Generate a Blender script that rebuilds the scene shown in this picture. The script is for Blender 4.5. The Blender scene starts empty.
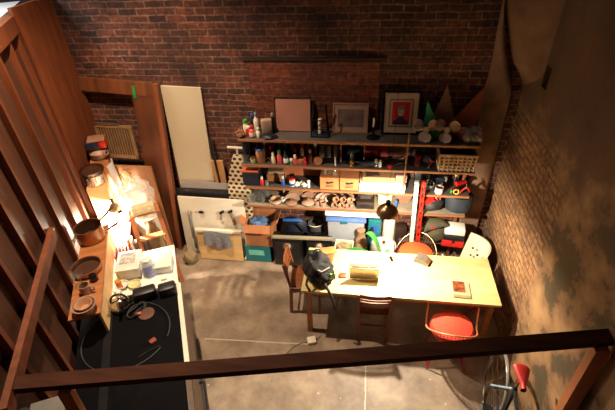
import bpy, bmesh, math, random
from mathutils import Vector, Matrix, Euler
random.seed(7)
C = bpy.context.scene.collection
PI = math.pi
# ------------------------------------------------------------------ materials
def lin(h):
    h = h.lstrip('#'); v = [int(h[i:i+2], 16)/255 for i in (0, 2, 4)]
    return tuple((c/12.92 if c <= .04045 else ((c+.055)/1.055)**2.4) for c in v) + (1,)
MATS = {}
def mat(name, col, rough=.6, metal=0., var=.22, scale=9., stretch=None, bump=0., alpha=None, trans=0., emit=0., spec=.5):
    if name in MATS: return MATS[name]
    m = bpy.data.materials.new(name); m.use_nodes = True
    nt = m.node_tree; N = nt.nodes; b = N['Principled BSDF']
    c = lin(col)
    tc = N.new('ShaderNodeTexCoord'); mp = N.new('ShaderNodeMapping')
    nt.links.new(tc.outputs['Object'], mp.inputs['Vector'])
    if stretch: mp.inputs['Scale'].default_value = stretch
    nz = N.new('ShaderNodeTexNoise'); nz.inputs['Scale'].default_value = scale
    nz.inputs['Detail'].default_value = 5
    nt.links.new(mp.outputs['Vector'], nz.inputs['Vector'])
    r = N.new('ShaderNodeValToRGB')
    r.color_ramp.elements[0].position = .3; r.color_ramp.elements[1].position = .72
    r.color_ramp.elements[0].color = tuple(x*(1-var) for x in c[:3])+(1,)
    r.color_ramp.elements[1].color = tuple(min(1, x*(1+var)) for x in c[:3])+(1,)
    nt.links.new(nz.outputs['Fac'], r.inputs['Fac'])
    nt.links.new(r.outputs['Color'], b.inputs['Base Color'])
    b.inputs['Roughness'].default_value = rough; b.inputs['Metallic'].default_value = metal
    b.inputs['Specular IOR Level'].default_value = spec
    if trans: b.inputs['Transmission Weight'].default_value = trans
    if alpha is not None: b.inputs['Alpha'].default_value = alpha
    if emit:
        b.inputs['Emission Color'].default_value = c; b.inputs['Emission Strength'].default_value = emit
    if bump:
        bp = N.new('ShaderNodeBump'); bp.inputs['Strength'].default_value = bump; bp.inputs['Distance'].default_value = .03
        nt.links.new(nz.outputs['Fac'], bp.inputs['Height']); nt.links.new(bp.outputs['Normal'], b.inputs['Normal'])
    MATS[name] = m
    return m
def brick_mat(name, axes, c1, c2, mortar, dark=.45, plaster=None, seed=0., bump=.8):
    """bricks laid on a wall; axes names the two object axes the courses run along; plaster = node builder"""
    m = bpy.data.materials.new(name); m.use_nodes = True
    nt = m.node_tree; N = nt.nodes; K = nt.links; b = N['Principled BSDF']
    b.inputs['Roughness'].default_value = .88
    tc = N.new('ShaderNodeTexCoord'); sp = N.new('ShaderNodeSeparateXYZ'); cb = N.new('ShaderNodeCombineXYZ')
    K.new(tc.outputs['Object'], sp.inputs[0])
    K.new(sp.outputs[axes[0]], cb.inputs[0]); K.new(sp.outputs[axes[1]], cb.inputs[1])
    wob = N.new('ShaderNodeTexNoise'); wob.inputs['Scale'].default_value = 5; wob.inputs['Detail'].default_value = 4
    K.new(cb.outputs[0], wob.inputs['Vector'])
    sc = N.new('ShaderNodeVectorMath'); sc.operation = 'SCALE'; sc.inputs['Scale'].default_value = .035
    K.new(wob.outputs['Color'], sc.inputs[0])
    ad = N.new('ShaderNodeVectorMath'); ad.operation = 'ADD'
    K.new(cb.outputs[0], ad.inputs[0]); K.new(sc.outputs[0], ad.inputs[1])
    br = N.new('ShaderNodeTexBrick'); br.inputs['Scale'].default_value = 1
    br.inputs['Brick Width'].default_value = .215; br.inputs['Row Height'].default_value = .072
    br.inputs['Mortar Size'].default_value = .009; br.inputs['Mortar Smooth'].default_value = .35
    br.inputs['Bias'].default_value = -.1
    br.inputs['Color1'].default_value = lin(c1); br.inputs['Color2'].default_value = lin(c2)
    br.inputs['Mortar'].default_value = lin(mortar)
    K.new(ad.outputs[0], br.inputs['Vector'])
    n1 = N.new('ShaderNodeTexNoise'); n1.inputs['Scale'].default_value = 1.6; n1.inputs['Detail'].default_value = 8
    n1.inputs['Roughness'].default_value = .7
    sh = N.new('ShaderNodeVectorMath'); sh.operation = 'ADD'; sh.inputs[1].default_value = (seed, seed*.7, 0)
    K.new(cb.outputs[0], sh.inputs[0]); K.new(sh.outputs[0], n1.inputs['Vector'])
    rp = N.new('ShaderNodeValToRGB'); rp.color_ramp.elements[0].position = .36; rp.color_ramp.elements[1].position = .62
    rp.color_ramp.elements[0].color = (dark, dark*.97, dark, 1); rp.color_ramp.elements[1].color = (1.15, 1.1, 1.05, 1)
    K.new(n1.outputs['Fac'], rp.inputs['Fac'])
    mx = N.new('ShaderNodeMix'); mx.data_type = 'RGBA'; mx.blend_type = 'MULTIPLY'; mx.inputs['Factor'].default_value = 1
    K.new(br.outputs['Color'], mx.inputs['A']); K.new(rp.outputs['Color'], mx.inputs['B'])
    n2 = N.new('ShaderNodeTexNoise'); n2.inputs['Scale'].default_value = 22; n2.inputs['Detail'].default_value = 6
    K.new(cb.outputs[0], n2.inputs['Vector'])
    rp2 = N.new('ShaderNodeValToRGB'); rp2.color_ramp.elements[0].position = .3; rp2.color_ramp.elements[1].position = .7
    rp2.color_ramp.elements[0].color = (.45, .42, .42, 1); rp2.color_ramp.elements[1].color = (1.4, 1.32, 1.25, 1)
    K.new(n2.outputs['Fac'], rp2.inputs['Fac'])
    mx2 = N.new('ShaderNodeMix'); mx2.data_type = 'RGBA'; mx2.blend_type = 'MULTIPLY'; mx2.inputs['Factor'].default_value = 1
    K.new(mx.outputs['Result'], mx2.inputs['A']); K.new(rp2.outputs['Color'], mx2.inputs['B'])
    out = mx2.outputs['Result']
    hm = N.new('ShaderNodeMath'); hm.operation = 'MULTIPLY_ADD'; hm.inputs[1].default_value = -1.; 
    K.new(br.outputs['Fac'], hm.inputs[0]); K.new(n2.outputs['Fac'], hm.inputs[2])
    height = hm.outputs[0]
    if plaster: out, height = plaster(N, K, sp, cb, out, height, n1, n2)
    K.new(out, b.inputs['Base Color'])
    bp = N.new('ShaderNodeBump'); bp.inputs['Strength'].default_value = bump; bp.inputs['Distance'].default_value = .012
    K.new(height, bp.inputs['Height']); K.new(bp.outputs['Normal'], b.inputs['Normal'])
    return m
def math_node(N, K, op, a, b=None, c=None):
    n = N.new('ShaderNodeMath'); n.operation = op
    for i, v in enumerate((a, b, c)):
        if v is None: continue
        if isinstance(v, (int, float)): n.inputs[i].default_value = v
        else: K.new(v, n.inputs[i])
    return n.outputs[0]
def right_plaster(N, K, sp, cb, out, height, n1, n2):
    # render coat over the near part and the upper part of the wall, its ragged edge showing the bricks; patches fallen off
    y, z = sp.outputs[1], sp.outputs[2]
    wig = math_node(N, K, 'MULTIPLY_ADD', n2.outputs['Fac'], .10, -.05)
    wig2 = math_node(N, K, 'MULTIPLY_ADD', n1.outputs['Fac'], .9, -.45)
    a = math_node(N, K, 'SUBTRACT', 2.95, math_node(N, K, 'ADD', y, wig))          # >0 : nearer than the edge
    a = math_node(N, K, 'MULTIPLY_ADD', a, 14, .5)
    # upper edge slopes: z > 2.55 - .35*(4.2-y)
    e = math_node(N, K, 'MULTIPLY_ADD', y, .12, 1.78)
    bz = math_node(N, K, 'SUBTRACT', math_node(N, K, 'ADD', z, wig2), e)
    bz = math_node(N, K, 'MULTIPLY_ADD', bz, 5, .5)
    msk = math_node(N, K, 'MAXIMUM', a, bz)
    cl = N.new('ShaderNodeClamp'); K.new(msk, cl.inputs[0]); msk = cl.outputs[0]
    n3 = N.new('ShaderNodeTexNoise'); n3.inputs['Scale'].default_value = 2.1; n3.inputs['Detail'].default_value = 7; n3.inputs['Roughness'].default_value = .62
    K.new(cb.outputs[0], n3.inputs['Vector'])
    rp = N.new('ShaderNodeValToRGB'); cr = rp.color_ramp
    cr.elements[0].position = .40; cr.elements[0].color = lin('#4e4029')
    cr.elements[1].position = .47; cr.elements[1].color = lin('#785839')
    k = cr.elements.new(.60); k.color = lin('#9c7850')
    k = cr.elements.new(.455); k.color = lin('#5c482e')
    K.new(n3.outputs['Fac'], rp.inputs['Fac'])
    dim_up = math_node(N, K, 'MULTIPLY_ADD', math_node(N, K, 'ADD', z, math_node(N, K, 'MULTIPLY_ADD', n1.outputs['Fac'], 1.6, -.8)), 3., -6.4)  # upper plaster plainer and darker: the dimness up there is put into its colour
    c3 = N.new('ShaderNodeClamp'); K.new(dim_up, c3.inputs[0])
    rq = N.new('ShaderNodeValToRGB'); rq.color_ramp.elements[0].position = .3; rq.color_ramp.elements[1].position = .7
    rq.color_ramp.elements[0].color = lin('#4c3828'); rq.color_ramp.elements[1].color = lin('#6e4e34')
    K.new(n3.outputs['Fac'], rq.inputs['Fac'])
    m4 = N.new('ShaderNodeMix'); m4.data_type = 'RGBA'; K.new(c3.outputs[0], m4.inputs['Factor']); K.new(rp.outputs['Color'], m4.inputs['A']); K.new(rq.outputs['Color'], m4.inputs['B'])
    mx = N.new('ShaderNodeMix'); mx.data_type = 'RGBA'
    K.new(msk, mx.inputs['Factor']); K.new(out, mx.inputs['A']); K.new(m4.outputs['Result'], mx.inputs['B'])
    hh = N.new('ShaderNodeMix'); hh.data_type = 'FLOAT'
    ph = math_node(N, K, 'ADD', rp.outputs['Alpha'], math_node(N, K, 'MULTIPLY', n3.outputs['Fac'], .8))
    K.new(msk, hh.inputs[0]); K.new(height, hh.inputs[2]); K.new(ph, hh.inputs[3])
    return mx.outputs['Result'], hh.outputs[0]
def floor_mat():
    m = bpy.data.materials.new('worn concrete'); m.use_nodes = True
    nt = m.node_tree; N = nt.nodes; K = nt.links; b = N['Principled BSDF']
    tc = N.new('ShaderNodeTexCoord'); sp = N.new('ShaderNodeSeparateXYZ'); K.new(tc.outputs['Object'], sp.inputs[0])
    n = N.new('ShaderNodeTexNoise'); n.inputs['Scale'].default_value = 2.4; n.inputs['Detail'].default_value = 9; n.inputs['Roughness'].default_value = .66
    K.new(tc.outputs['Object'], n.inputs['Vector'])
    r = N.new('ShaderNodeValToRGB'); e = r.color_ramp.elements
    e[0].position = .33; e[0].color = lin('#6a5a4c'); e[1].position = .68; e[1].color = lin('#a8967f')
    k = e.new(.5); k.color = lin('#8a7764')
    K.new(n.outputs['Fac'], r.inputs['Fac'])
    # paint drips: small pale spots
    v = N.new('ShaderNodeTexVoronoi'); v.inputs['Scale'].default_value = 5.5; K.new(tc.outputs['Object'], v.inputs['Vector'])
    spot = math_node(N, K, 'LESS_THAN', v.outputs['Distance'], .055)
    # pale scraped streak along the slab joint
    yy = math_node(N, K, 'SUBTRACT', sp.outputs[1], math_node(N, K, 'MULTIPLY_ADD', sp.outputs[0], .045, 2.875))
    yy = math_node(N, K, 'ABSOLUTE', math_node(N, K, 'ADD', yy, math_node(N, K, 'MULTIPLY_ADD', n.outputs['Fac'], .03, -.015)))
    st = math_node(N, K, 'LESS_THAN', yy, .008)
    mid = math_node(N, K, 'MULTIPLY', math_node(N, K, 'GREATER_THAN', sp.outputs[0], -1.75), math_node(N, K, 'LESS_THAN', sp.outputs[0], -.5))
    st = math_node(N, K, 'MULTIPLY', st, mid)
    # second joint running to the front
    xx = math_node(N, K, 'ABSOLUTE', math_node(N, K, 'ADD', math_node(N, K, 'SUBTRACT', sp.outputs[0], .12), math_node(N, K, 'MULTIPLY_ADD', n.outputs['Fac'], .05, -.025)))
    s2 = math_node(N, K, 'MULTIPLY', math_node(N, K, 'LESS_THAN', xx, .007), math_node(N, K, 'LESS_THAN', sp.outputs[1], 2.75))
    st = math_node(N, K, 'MAXIMUM', st, s2)
    f = math_node(N, K, 'MULTIPLY', math_node(N, K, 'MAXIMUM', spot, st), .62)
    mx = N.new('ShaderNodeMix'); mx.data_type = 'RGBA'; K.new(f, mx.inputs['Factor']); K.new(r.outputs['Color'], mx.inputs['A'])
    mx.inputs['B'].default_value = lin('#d8cbb8')
    K.new(mx.outputs['Result'], b.inputs['Base Color'])
    b.inputs['Roughness'].default_value = .55
    bp = N.new('ShaderNodeBump'); bp.inputs['Strength'].default_value = .15; K.new(n.outputs['Fac'], bp.inputs['Height']); K.new(bp.outputs['Normal'], b.inputs['Normal'])
    return m
def dots_mat(name, base, dot, s):
    m = bpy.data.materials.new(name); m.use_nodes = True
    nt = m.node_tree; N = nt.nodes; K = nt.links; b = N['Principled BSDF']
    tc = N.new('ShaderNodeTexCoord'); sp = N.new('ShaderNodeSeparateXYZ'); K.new(tc.outputs['Object'], sp.inputs[0])
    row = math_node(N, K, 'DIVIDE', sp.outputs[1], s*.8)
    par = math_node(N, K, 'MULTIPLY', math_node(N, K, 'MODULO', math_node(N, K, 'FLOOR', math_node(N, K, 'ADD', row, 100)), 2), .5)
    fy = math_node(N, K, 'SUBTRACT', math_node(N, K, 'FRACT', math_node(N, K, 'ADD', row, 100)), .5)
    fx = math_node(N, K, 'SUBTRACT', math_node(N, K, 'FRACT', math_node(N, K, 'ADD', math_node(N, K, 'ADD', math_node(N, K, 'DIVIDE', sp.outputs[0], s), 100), par)), .5)
    d = math_node(N, K, 'SQRT', math_node(N, K, 'ADD', math_node(N, K, 'MULTIPLY', fx, fx), math_node(N, K, 'MULTIPLY', fy, fy)))
    f = math_node(N, K, 'LESS_THAN', d, .33)
    mx = N.new('ShaderNodeMix'); mx.data_type = 'RGBA'; K.new(f, mx.inputs['Factor'])
    mx.inputs['A'].default_value = lin(base); mx.inputs['B'].default_value = lin(dot)
    K.new(mx.outputs['Result'], b.inputs['Base Color']); b.inputs['Roughness'].default_value = .8
    return m
WX, WY, WZ = (1.2, 9, 9), (9, 1.2, 9), (9, 9, 1.2)
stud_m = mat('pine framing timber', '#6a3518', .6, 0, .3, 2.2, WZ)
sheath_m = mat('pine sheathing boards', '#4a2612', .65, 0, .35, 2.0, WZ)
beam_m = mat('old reddish joist timber', '#43261a', .8, spec=.15, metal=0, var=.4, scale=2., stretch=WX)# 0, .4, 2.0, WX)
oldwood = mat('dark reddish stained wood', '#6b3b20', .5, 0, .4, 2.0, WZ)
oakx = mat('orange brown wood', '#a5683a', .5, 0, .25, 2.2, WX)
plyx = mat('pale plywood', '#d9b27a', .5, 0, .14, 1.6, WX)
plyz = mat('plywood sheet', '#97663f', .55, 0, .2, 1.6, WZ)
tabm = mat('birch ply table top', '#d6c080', .38, 0, .28, 1.5, (.8, 5, 5))
chairwood = mat('brown varnished chair wood', '#7a4526', .4, 0, .25, 2.2, WZ)
darktop = mat('dark grey shelf board', '#4d4743', .6, 0, .3, 5)
edgem = mat('raw shelf edge strip', '#8e5c3a', .6, 0, .2, 3, WX)
black = mat('matt black', '#16161a', .45, 0, .3)
blackg = mat('glossy black', '#0e0e12', .18, 0, .2)
navy = mat('navy plastic', '#151a2e', .5)
white = mat('white plastic', '#e9e4da', .4, 0, .05)
offw = mat('off white paint', '#e0d8c6', .5, 0, .06, 3)
cream = mat('cream plastic', '#ddd0ae', .45, 0, .07)
paper = mat('white paper', '#f2efe6', .7, 0, .03)
card = mat('brown cardboard', '#a86c42', .8, 0, .12)
card2 = mat('orange brown cardboard', '#c07848', .8, 0, .1)
red = mat('red plastic', '#c0221c', .4, 0, .12)
redpaint = mat('red painted steel', '#b8281c', .35, .1, .12)
redcush = mat('red cushion fabric', '#d8442c', .85, 0, .12, 60, bump=.2)
orangep = mat('orange plastic', '#d9622a', .4, 0, .08)
green = mat('green plastic', '#3a7a34', .4, 0, .12)
teal = mat('teal plastic', '#186c74', .45, 0, .12)
blue = mat('blue plastic', '#2a5ca8', .4, 0, .1)
steel = mat('bare steel', '#a8a39a', .28, 1., .15)
chrome = mat('chrome', '#d8d4cc', .1, 1., .05)
copper = mat('copper pan', '#b07c5a', .35, .8, .2)
bronze = mat('bronze lamp shade', '#a8845f', .3, .85, .15)
darkmet = mat('dark metal', '#2c2a2a', .4, .8, .25)
clay = mat('tan stoneware', '#a4806a', .55, 0, .2, 14)
clay2 = mat('brown stoneware', '#8a664f', .5, 0, .2, 14)
terra = mat('terracotta', '#b0633e', .8, 0, .15)
grey = mat('grey plastic', '#86807a', .5)
greyc = mat('grey cloth', '#77757a', .9, 0, .3, 40)
brass = mat('dull brass', '#8f6a3c', .4, .9, .2)
wicker = mat('white painted wicker', '#b89a7c', .8, 0, .25, 50)
glass = mat('clear glass', '#dfe4e2', .05, 0, .02, trans=.85, alpha=.32)
film = mat('clear plastic film', '#eef0f0', .2, 0, .04, trans=.5, alpha=.5)
tote_m = mat('clear storage plastic', '#b8bcc4', .3, 0, .06, trans=.3, alpha=.85)
amber = mat('amber glass', '#b0712c', .1, 0, .1, trans=.5)
brownb = mat('brown bottle', '#3a2216', .2, 0, .2)
pink = mat('pink red bottle', '#d04a4a', .4, 0, .1)
bagdark = mat('dark nylon', '#2b2a2c', .7, 0, .3, 20)
bagblue = mat('blue grey nylon', '#27303a', .6, 0, .25, 14)
olive = mat('olive canvas', '#4a4630', .8, 0, .25, 20)
tanc = mat('tan cloth', '#8a6a4c', .9, 0, .25, 14)
khaki = mat('pale sackcloth', '#8c7858', .9, 0, .2, 14)
rubber = mat('black rubber', '#1c1b1b', .7)
# ------------------------------------------------------------------ mesh builder
class B:
    def __init__(s): s.bm = bmesh.new(); s.mats = []
    def _mi(s, vs, m):
        if m is None: return
        if m not in s.mats: s.mats.append(m)
    def box(s, c, d, rot=(0, 0, 0), bev=.0, taper=1.):
        tmp = bmesh.ops.create_cube(s.bm, size=1)['verts']
        for v in tmp:
            k = taper if v.co.z < 0 else 1.
            v.co = Vector((v.co.x*d[0]*k, v.co.y*d[1]*k, v.co.z*d[2]))
        if bev:
            es = {e for v in tmp for e in v.link_edges}
            r = bmesh.ops.bevel(s.bm, geom=list(es), offset=bev, segments=2, affect='EDGES', profile=.5)
            tmp = list({v for f in r['faces'] for v in f.verts} | {v for v in tmp if v.is_valid})
            # collect the whole island
            seen = set(tmp); st = list(tmp)
            while st:
                v = st.pop()
                for e in v.link_edges:
                    o = e.other_vert(v)
                    if o not in seen: seen.add(o); st.append(o)
            tmp = list(seen)
        M = Matrix.Translation(Vector(c)) @ Euler(rot).to_matrix().to_4x4()
        bmesh.ops.transform(s.bm, matrix=M, verts=tmp)
        return s
    def bar(s, a, b, w, h=None, up=(0, 0, 1)):
        a, b = Vector(a), Vector(b); h = w if h is None else h
        z = (b-a); L = z.length; z.normalize()
        x = Vector(up).cross(z)
        if x.length < 1e-4: x = Vector((1, 0, 0)).cross(z)
        x.normalize(); y = z.cross(x)
        vs = bmesh.ops.create_cube(s.bm, size=1)['verts']
        M = Matrix((x, y, z)).transposed().to_4x4(); M.translation = (a+b)/2
        for v in vs: v.co = M @ Vector((v.co.x*w, v.co.y*h, v.co.z*L))
        return s
    def cyl(s, a, b, r0, r1=None, n=14, cap=True):
        a, b = Vector(a), Vector(b); r1 = r0 if r1 is None else r1
        z = (b-a); L = z.length; z.normalize()
        M = z.to_track_quat('Z', 'Y').to_matrix().to_4x4(); M.translation = (a+b)/2
        bmesh.ops.create_cone(s.bm, cap_ends=cap, segments=n, radius1=r0, radius2=max(r1, 1e-5), depth=L, matrix=M)
        return s
    def lathe(s, prof, c=(0, 0, 0), n=20, rot=None, sx=1., sy=1., loop=False):
        rings = []
        R = Euler(rot).to_matrix() if rot else Matrix.Identity(3)
        for r, z in prof:
            rings.append([s.bm.verts.new(R @ Vector((max(r, 1e-4)*math.cos(2*PI*i/n)*sx, max(r, 1e-4)*math.sin(2*PI*i/n)*sy, z)) + Vector(c)) for i in range(n)])
        for a, b in zip(rings, rings[1:]):
            for i in range(n):
                s.bm.faces.new((a[i], a[(i+1) % n], b[(i+1) % n], b[i]))
        if loop:
            a, b = rings[-1], rings[0]
            for i in range(n): s.bm.faces.new((a[i], a[(i+1) % n], b[(i+1) % n], b[i]))
        else:
            s.bm.faces.new(rings[0][::-1]); s.bm.faces.new(rings[-1])
        return s
    def tube(s, pts, r, n=8, closed=False):
        P = [Vector(p) for p in pts]; m = len(P); rings = []
        rr = r if isinstance(r, (list, tuple)) else [r]*m
        prev = None
        for i, p in enumerate(P):
            if closed: t = P[(i+1) % m]-P[i-1]
            else: t = P[min(i+1, m-1)]-P[max(i-1, 0)]
            t.normalize()
            if prev is None:
                x = t.orthogonal().normalized()
            else:
                x = (prev - t*prev.dot(t))
                x = x.normalized() if x.length > 1e-5 else t.orthogonal().normalized()
            prev = x; y = t.cross(x)
            rings.append([s.bm.verts.new(p + rr[i]*(x*math.cos(2*PI*k/n)+y*math.sin(2*PI*k/n))) for k in range(n)])
        rng = range(m) if closed else range(m-1)
        for i in rng:
            a, b = rings[i], rings[(i+1) % m]
            for k in range(n): s.bm.faces.new((a[k], a[(k+1) % n], b[(k+1) % n], b[k]))
        if not closed:
            s.bm.faces.new(rings[0][::-1]); s.bm.faces.new(rings[-1])
        return s
    def prism(s, pts, d, M=None):
        """outline in local xz, thickness d along y"""
        M = M or Matrix.Identity(4)
        a = [s.bm.verts.new(M @ Vector((x, -d/2, z))) for x, z in pts]
        b = [s.bm.verts.new(M @ Vector((x, d/2, z))) for x, z in pts]
        n = len(pts)
        s.bm.faces.new(a); s.bm.faces.new(b[::-1])
        for i in range(n): s.bm.faces.new((a[i], b[i], b[(i+1) % n], a[(i+1) % n]))
        return s
    def grid(s, fn, nu, nv, th=0.):
        """surface fn(u,v) in 0..1, given thickness th by offsetting along the normal"""
        g = [[Vector(fn(i/nu, j/nv)) for j in range(nv+1)] for i in range(nu+1)]
        def nrm(i, j):
            a = g[min(i+1, nu)][j]-g[max(i-1, 0)][j]; b = g[i][min(j+1, nv)]-g[i][max(j-1, 0)]
            c = a.cross(b); return c.normalized() if c.length > 1e-9 else Vector((0, 0, 1))
        A = [[s.bm.verts.new(g[i][j]) for j in range(nv+1)] for i in range(nu+1)]
        for i in range(nu):
            for j in range(nv): s.bm.faces.new((A[i][j], A[i+1][j], A[i+1][j+1], A[i][j+1]))
        if th:
            D = [[s.bm.verts.new(g[i][j]-nrm(i, j)*th) for j in range(nv+1)] for i in range(nu+1)]
            for i in range(nu):
                for j in range(nv): s.bm.faces.new((D[i][j+1], D[i+1][j+1], D[i+1][j], D[i][j]))
            for i in range(nu):
                s.bm.faces.new((A[i+1][0], A[i][0], D[i][0], D[i+1][0])); s.bm.faces.new((A[i][nv], A[i+1][nv], D[i+1][nv], D[i][nv]))
            for j in range(nv):
                s.bm.faces.new((A[0][j], A[0][j+1], D[0][j+1], D[0][j])); s.bm.faces.new((A[nu][j+1], A[nu][j], D[nu][j], D[nu][j+1]))
        return s
    def blob(s, c, r, seed=0, amp=.18, sub=3, freq=3.):
        rnd = random.Random(seed); ph = [rnd.uniform(0, 6) for _ in range(6)]
        vs = bmesh.ops.create_icosphere(s.bm, subdivisions=sub, radius=1)['verts']
        for v in vs:
            p = v.co
            k = 1+amp*(math.sin(freq*p.x+ph[0])*math.cos(freq*1.3*p.y+ph[1])+.6*math.sin(freq*2.1*p.z+ph[2])*math.cos(freq*1.9*p.x+ph[3])+.3*math.sin(freq*4*p.y+ph[4]))
            v.co = Vector((p.x*r[0]*k, p.y*r[1]*k, p.z*r[2]*(k if p.z > 0 else min(k, 1.))))+Vector(c)
        return s
def obj(name, b, m, parent=None, smooth=True, loc=(0, 0, 0), rot=(0, 0, 0)):
    me = bpy.data.meshes.new(name)
    bmesh.ops.recalc_face_normals(b.bm, faces=b.bm.faces[:])
    b.bm.to_mesh(me); b.bm.free()
    me.materials.append(m)
    if smooth:
        for p in me.polygons: p.use_smooth = True
        try: me.set_sharp_from_angle(angle=math.radians(38))
        except Exception: pass
    o = bpy.data.objects.new(name, me); C.objects.link(o)
    o.location = loc; o.rotation_euler = rot
    if parent: o.parent = parent
    return o
def tag(o, label, cat, group=None):
    o['label'] = label; o['category'] = cat
    if group: o['group'] = group
    return o
def thing(name, label, cat, loc=(0, 0, 0), rz=0., group=None, rot=None):
    o = bpy.data.objects.new(name, None); C.objects.link(o); o.empty_display_size = .1
    o.location = loc; o.rotation_euler = rot if rot else (0, 0, rz)
    return tag(o, label, cat, group)
def one(name, label, cat, b, m, loc=(0, 0, 0), rz=0., group=None, rot=None, smooth=True):
    o = obj(name, b, m, None, smooth, loc, rot if rot else (0, 0, rz))
    return tag(o, label, cat, group)
def struct(name, b, m, parent=None, loc=(0, 0, 0), rot=(0, 0, 0), smooth=False):
    o = obj(name, b, m, parent, smooth, loc, rot)
    if not parent: o['kind'] = 'structure'
    return o
def dup(root, loc, rz=None, label=None, rot=None):
    r = root.copy(); C.objects.link(r); r.location = loc
    if rz is not None: r.rotation_euler = (0, 0, rz)
    if rot is not None: r.rotation_euler = rot
    if label: r['label'] = label
    for ch in list(root.children):
        c = ch.copy(); C.objects.link(c); c.parent = r
        for g in ch.children:
            d = g.copy(); C.objects.link(d); d.parent = c
    return r
# frame of the slanted left wall: w out of the wall into the room, u along it towards the back
TH = math.radians(26)
NW = Vector((math.cos(TH), math.sin(TH), 0)); UW = Vector((-math.sin(TH), math.cos(TH), 0))
def L(w, u, z): return NW*w + UW*u + Vector((0, 0, z))
LZ = TH          # z rotation that turns local x to w and local y to u
# ------------------------------------------------------------------ room shell
BY = 4.53; RX = 1.6
struct('floor', B().box((-1.6, 1.6, -.05), (7.4, 6.4, .1)), floor_mat())
bk = brick_mat('back wall brick', (0, 2), '#744434', '#3e2c28', '#8a6a58', .28, seed=3.1)
struct('wall_back', B().box((-.8, BY+.1, 2.7), (5.6, .2, 5.4)), bk)
bk2 = brick_mat('infill brick', (0, 2), '#86422c', '#5e3024', '#7a5442', .6, seed=9.)
struct('trim_1', B().box((-.61, BY-.006, 1.95), (1.46, .03, 1.44)), bk2)
struct('trim_2', B().box((-.61, BY-.01, 2.70), (1.56, .05, .035)), mat('rusted lintel', '#33231c', .8))
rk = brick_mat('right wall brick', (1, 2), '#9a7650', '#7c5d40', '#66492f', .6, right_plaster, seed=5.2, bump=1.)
# right wall with a real hole in it (four slabs round the hole, and its back)
hy0, hy1, hz0, hz1 = 3.93, 4.06, 2.60, 2.80
wr = B()
wr.box((RX+.1, (-1.+hy0)/2, 2.7), (.2, hy0+1., 5.4)).box((RX+.1, (hy1+BY+.2)/2, 2.7), (.2, BY+.2-hy1, 5.4))
wr.box((RX+.1, (hy0+hy1)/2, hz0/2), (.2, hy1-hy0, hz0)).box((RX+.1, (hy0+hy1)/2, (hz1+5.4)/2), (.2, hy1-hy0, 5.4-hz1))
wr.box((RX+.19, (hy0+hy1)/2, (hz0+hz1)/2), (.02, hy1-hy0, hz1-hz0))
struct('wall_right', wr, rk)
# smeared mortar pier in the back right corner, with a groove between it and the right wall
pier = B()
def pierf(u, v):
    z = v*5.4; k = .03*math.sin(z*2.3)+.02*math.sin(z*5.1+1)
    x0 = 1.22+.05*max(0, 1.6-z)/1.6+k*.6; x1 = 1.535+.012*math.sin(z*3.7+2)-.33*max(0., min(1., (z-2.35)/.9))
    return (x0+(x1-x0)*u, BY+.02-.075*math.sin(PI*u)**.22-.02*math.sin(z*4+u*5), z)
pier.grid(pierf, 10, 60)
struct('trim_3', pier, mat('smeared mortar', '#80604a', .9, 0, .3, 6, bump=.6), smooth=True)
cope = B()
def copef(u, v):
    z = 2.36+3.04*v; k = max(0., min(1., (z-2.36)/.35)); k = k*k*(3-2*k)
    x0 = 1.56-.33*max(0., min(1., (z-2.35)/.9)); x0 = x0+(RX+.01-x0)*(1-k)
    y1 = BY-.45*k-.01
    return (x0+(RX+.005-x0)*u, BY-.02+(y1-BY+.02)*u-.02*math.sin(u*PI)*k, z)
cope.grid(copef, 8, 40)
struct('trim_0', cope, mat('corner render coat', '#7a5a40', .9, 0, .3, 4, bump=.5), smooth=True)
struct('ceiling', B().box((-1.4, 1.6, 5.45), (7.4, 6.4, .1)), mat('dark ceiling boards', '#4c3c30', .9))
# left stud wall
WL = -1.38
struct('wall_left', B().box((WL-.062, 3.0, 1.6), (.02, 5.2, 3.2)), sheath_m, rot=(0, 0, LZ))
tn = 4
for k, u in enumerate([.95, 1.36, 1.77, 2.18, 2.59, 3.0, 3.41, 3.82, 4.23, 4.64, 4.98]):
    struct('trim_%d' % tn, B().box((WL-.026, u, 1.57), (.052, .045, 3.14)), stud_m, rot=(0, 0, LZ)); tn += 1
struct('trim_%d' % tn, B().box((WL-.03, 3.0, 3.215), (.08, 4.3, .15)), stud_m, rot=(0, 0, LZ)); tn += 1
struct('trim_%d' % tn, B().box((WL-1.05, 4.2, 3.27), (1.9, 3.4, .04)), mat('white drywall', '#cfd0cc', .8, 0, .04), rot=(0, 0, LZ)); tn += 1
# the wall's return beside the back wall, boards running up
for k in range(3):
    struct('trim_%d' % tn, B().box((-3.435-.012*(k % 2), 4.0+.2*k+.0, 1.68), (.04, .197, 3.36)), stud_m); tn += 1
# ledger on the studs, beam across the room, its posts
struct('trim_%d' % tn, B().box((WL+.025, 2.62, 1.765), (.045, 1.75, .10)), stud_m, rot=(0, 0, LZ)); tn += 1
struct('trim_%d' % tn, B().bar((-2.06, 1.14, 1.775), (1.66, 1.885, 1.775), .095, .05), beam_m); tn += 1
struct('trim_%d' % tn, B().bar((1.53, 1.80, 1.75), (1.53, 1.76, 0), .09, .07, up=(0, 1, 0)), mat('orange pine post', '#a8663a', .6, 0, .25, 2.2, WZ)); tn += 1
struct('trim_%d' % tn, B().bar((-1.74, 1.16, 1.74), (-1.70, 1.02, .0), .075, .05), mat('orange pine post', '#a8663a', .6, 0, .25, 2.2, WZ)); tn += 1
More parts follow.
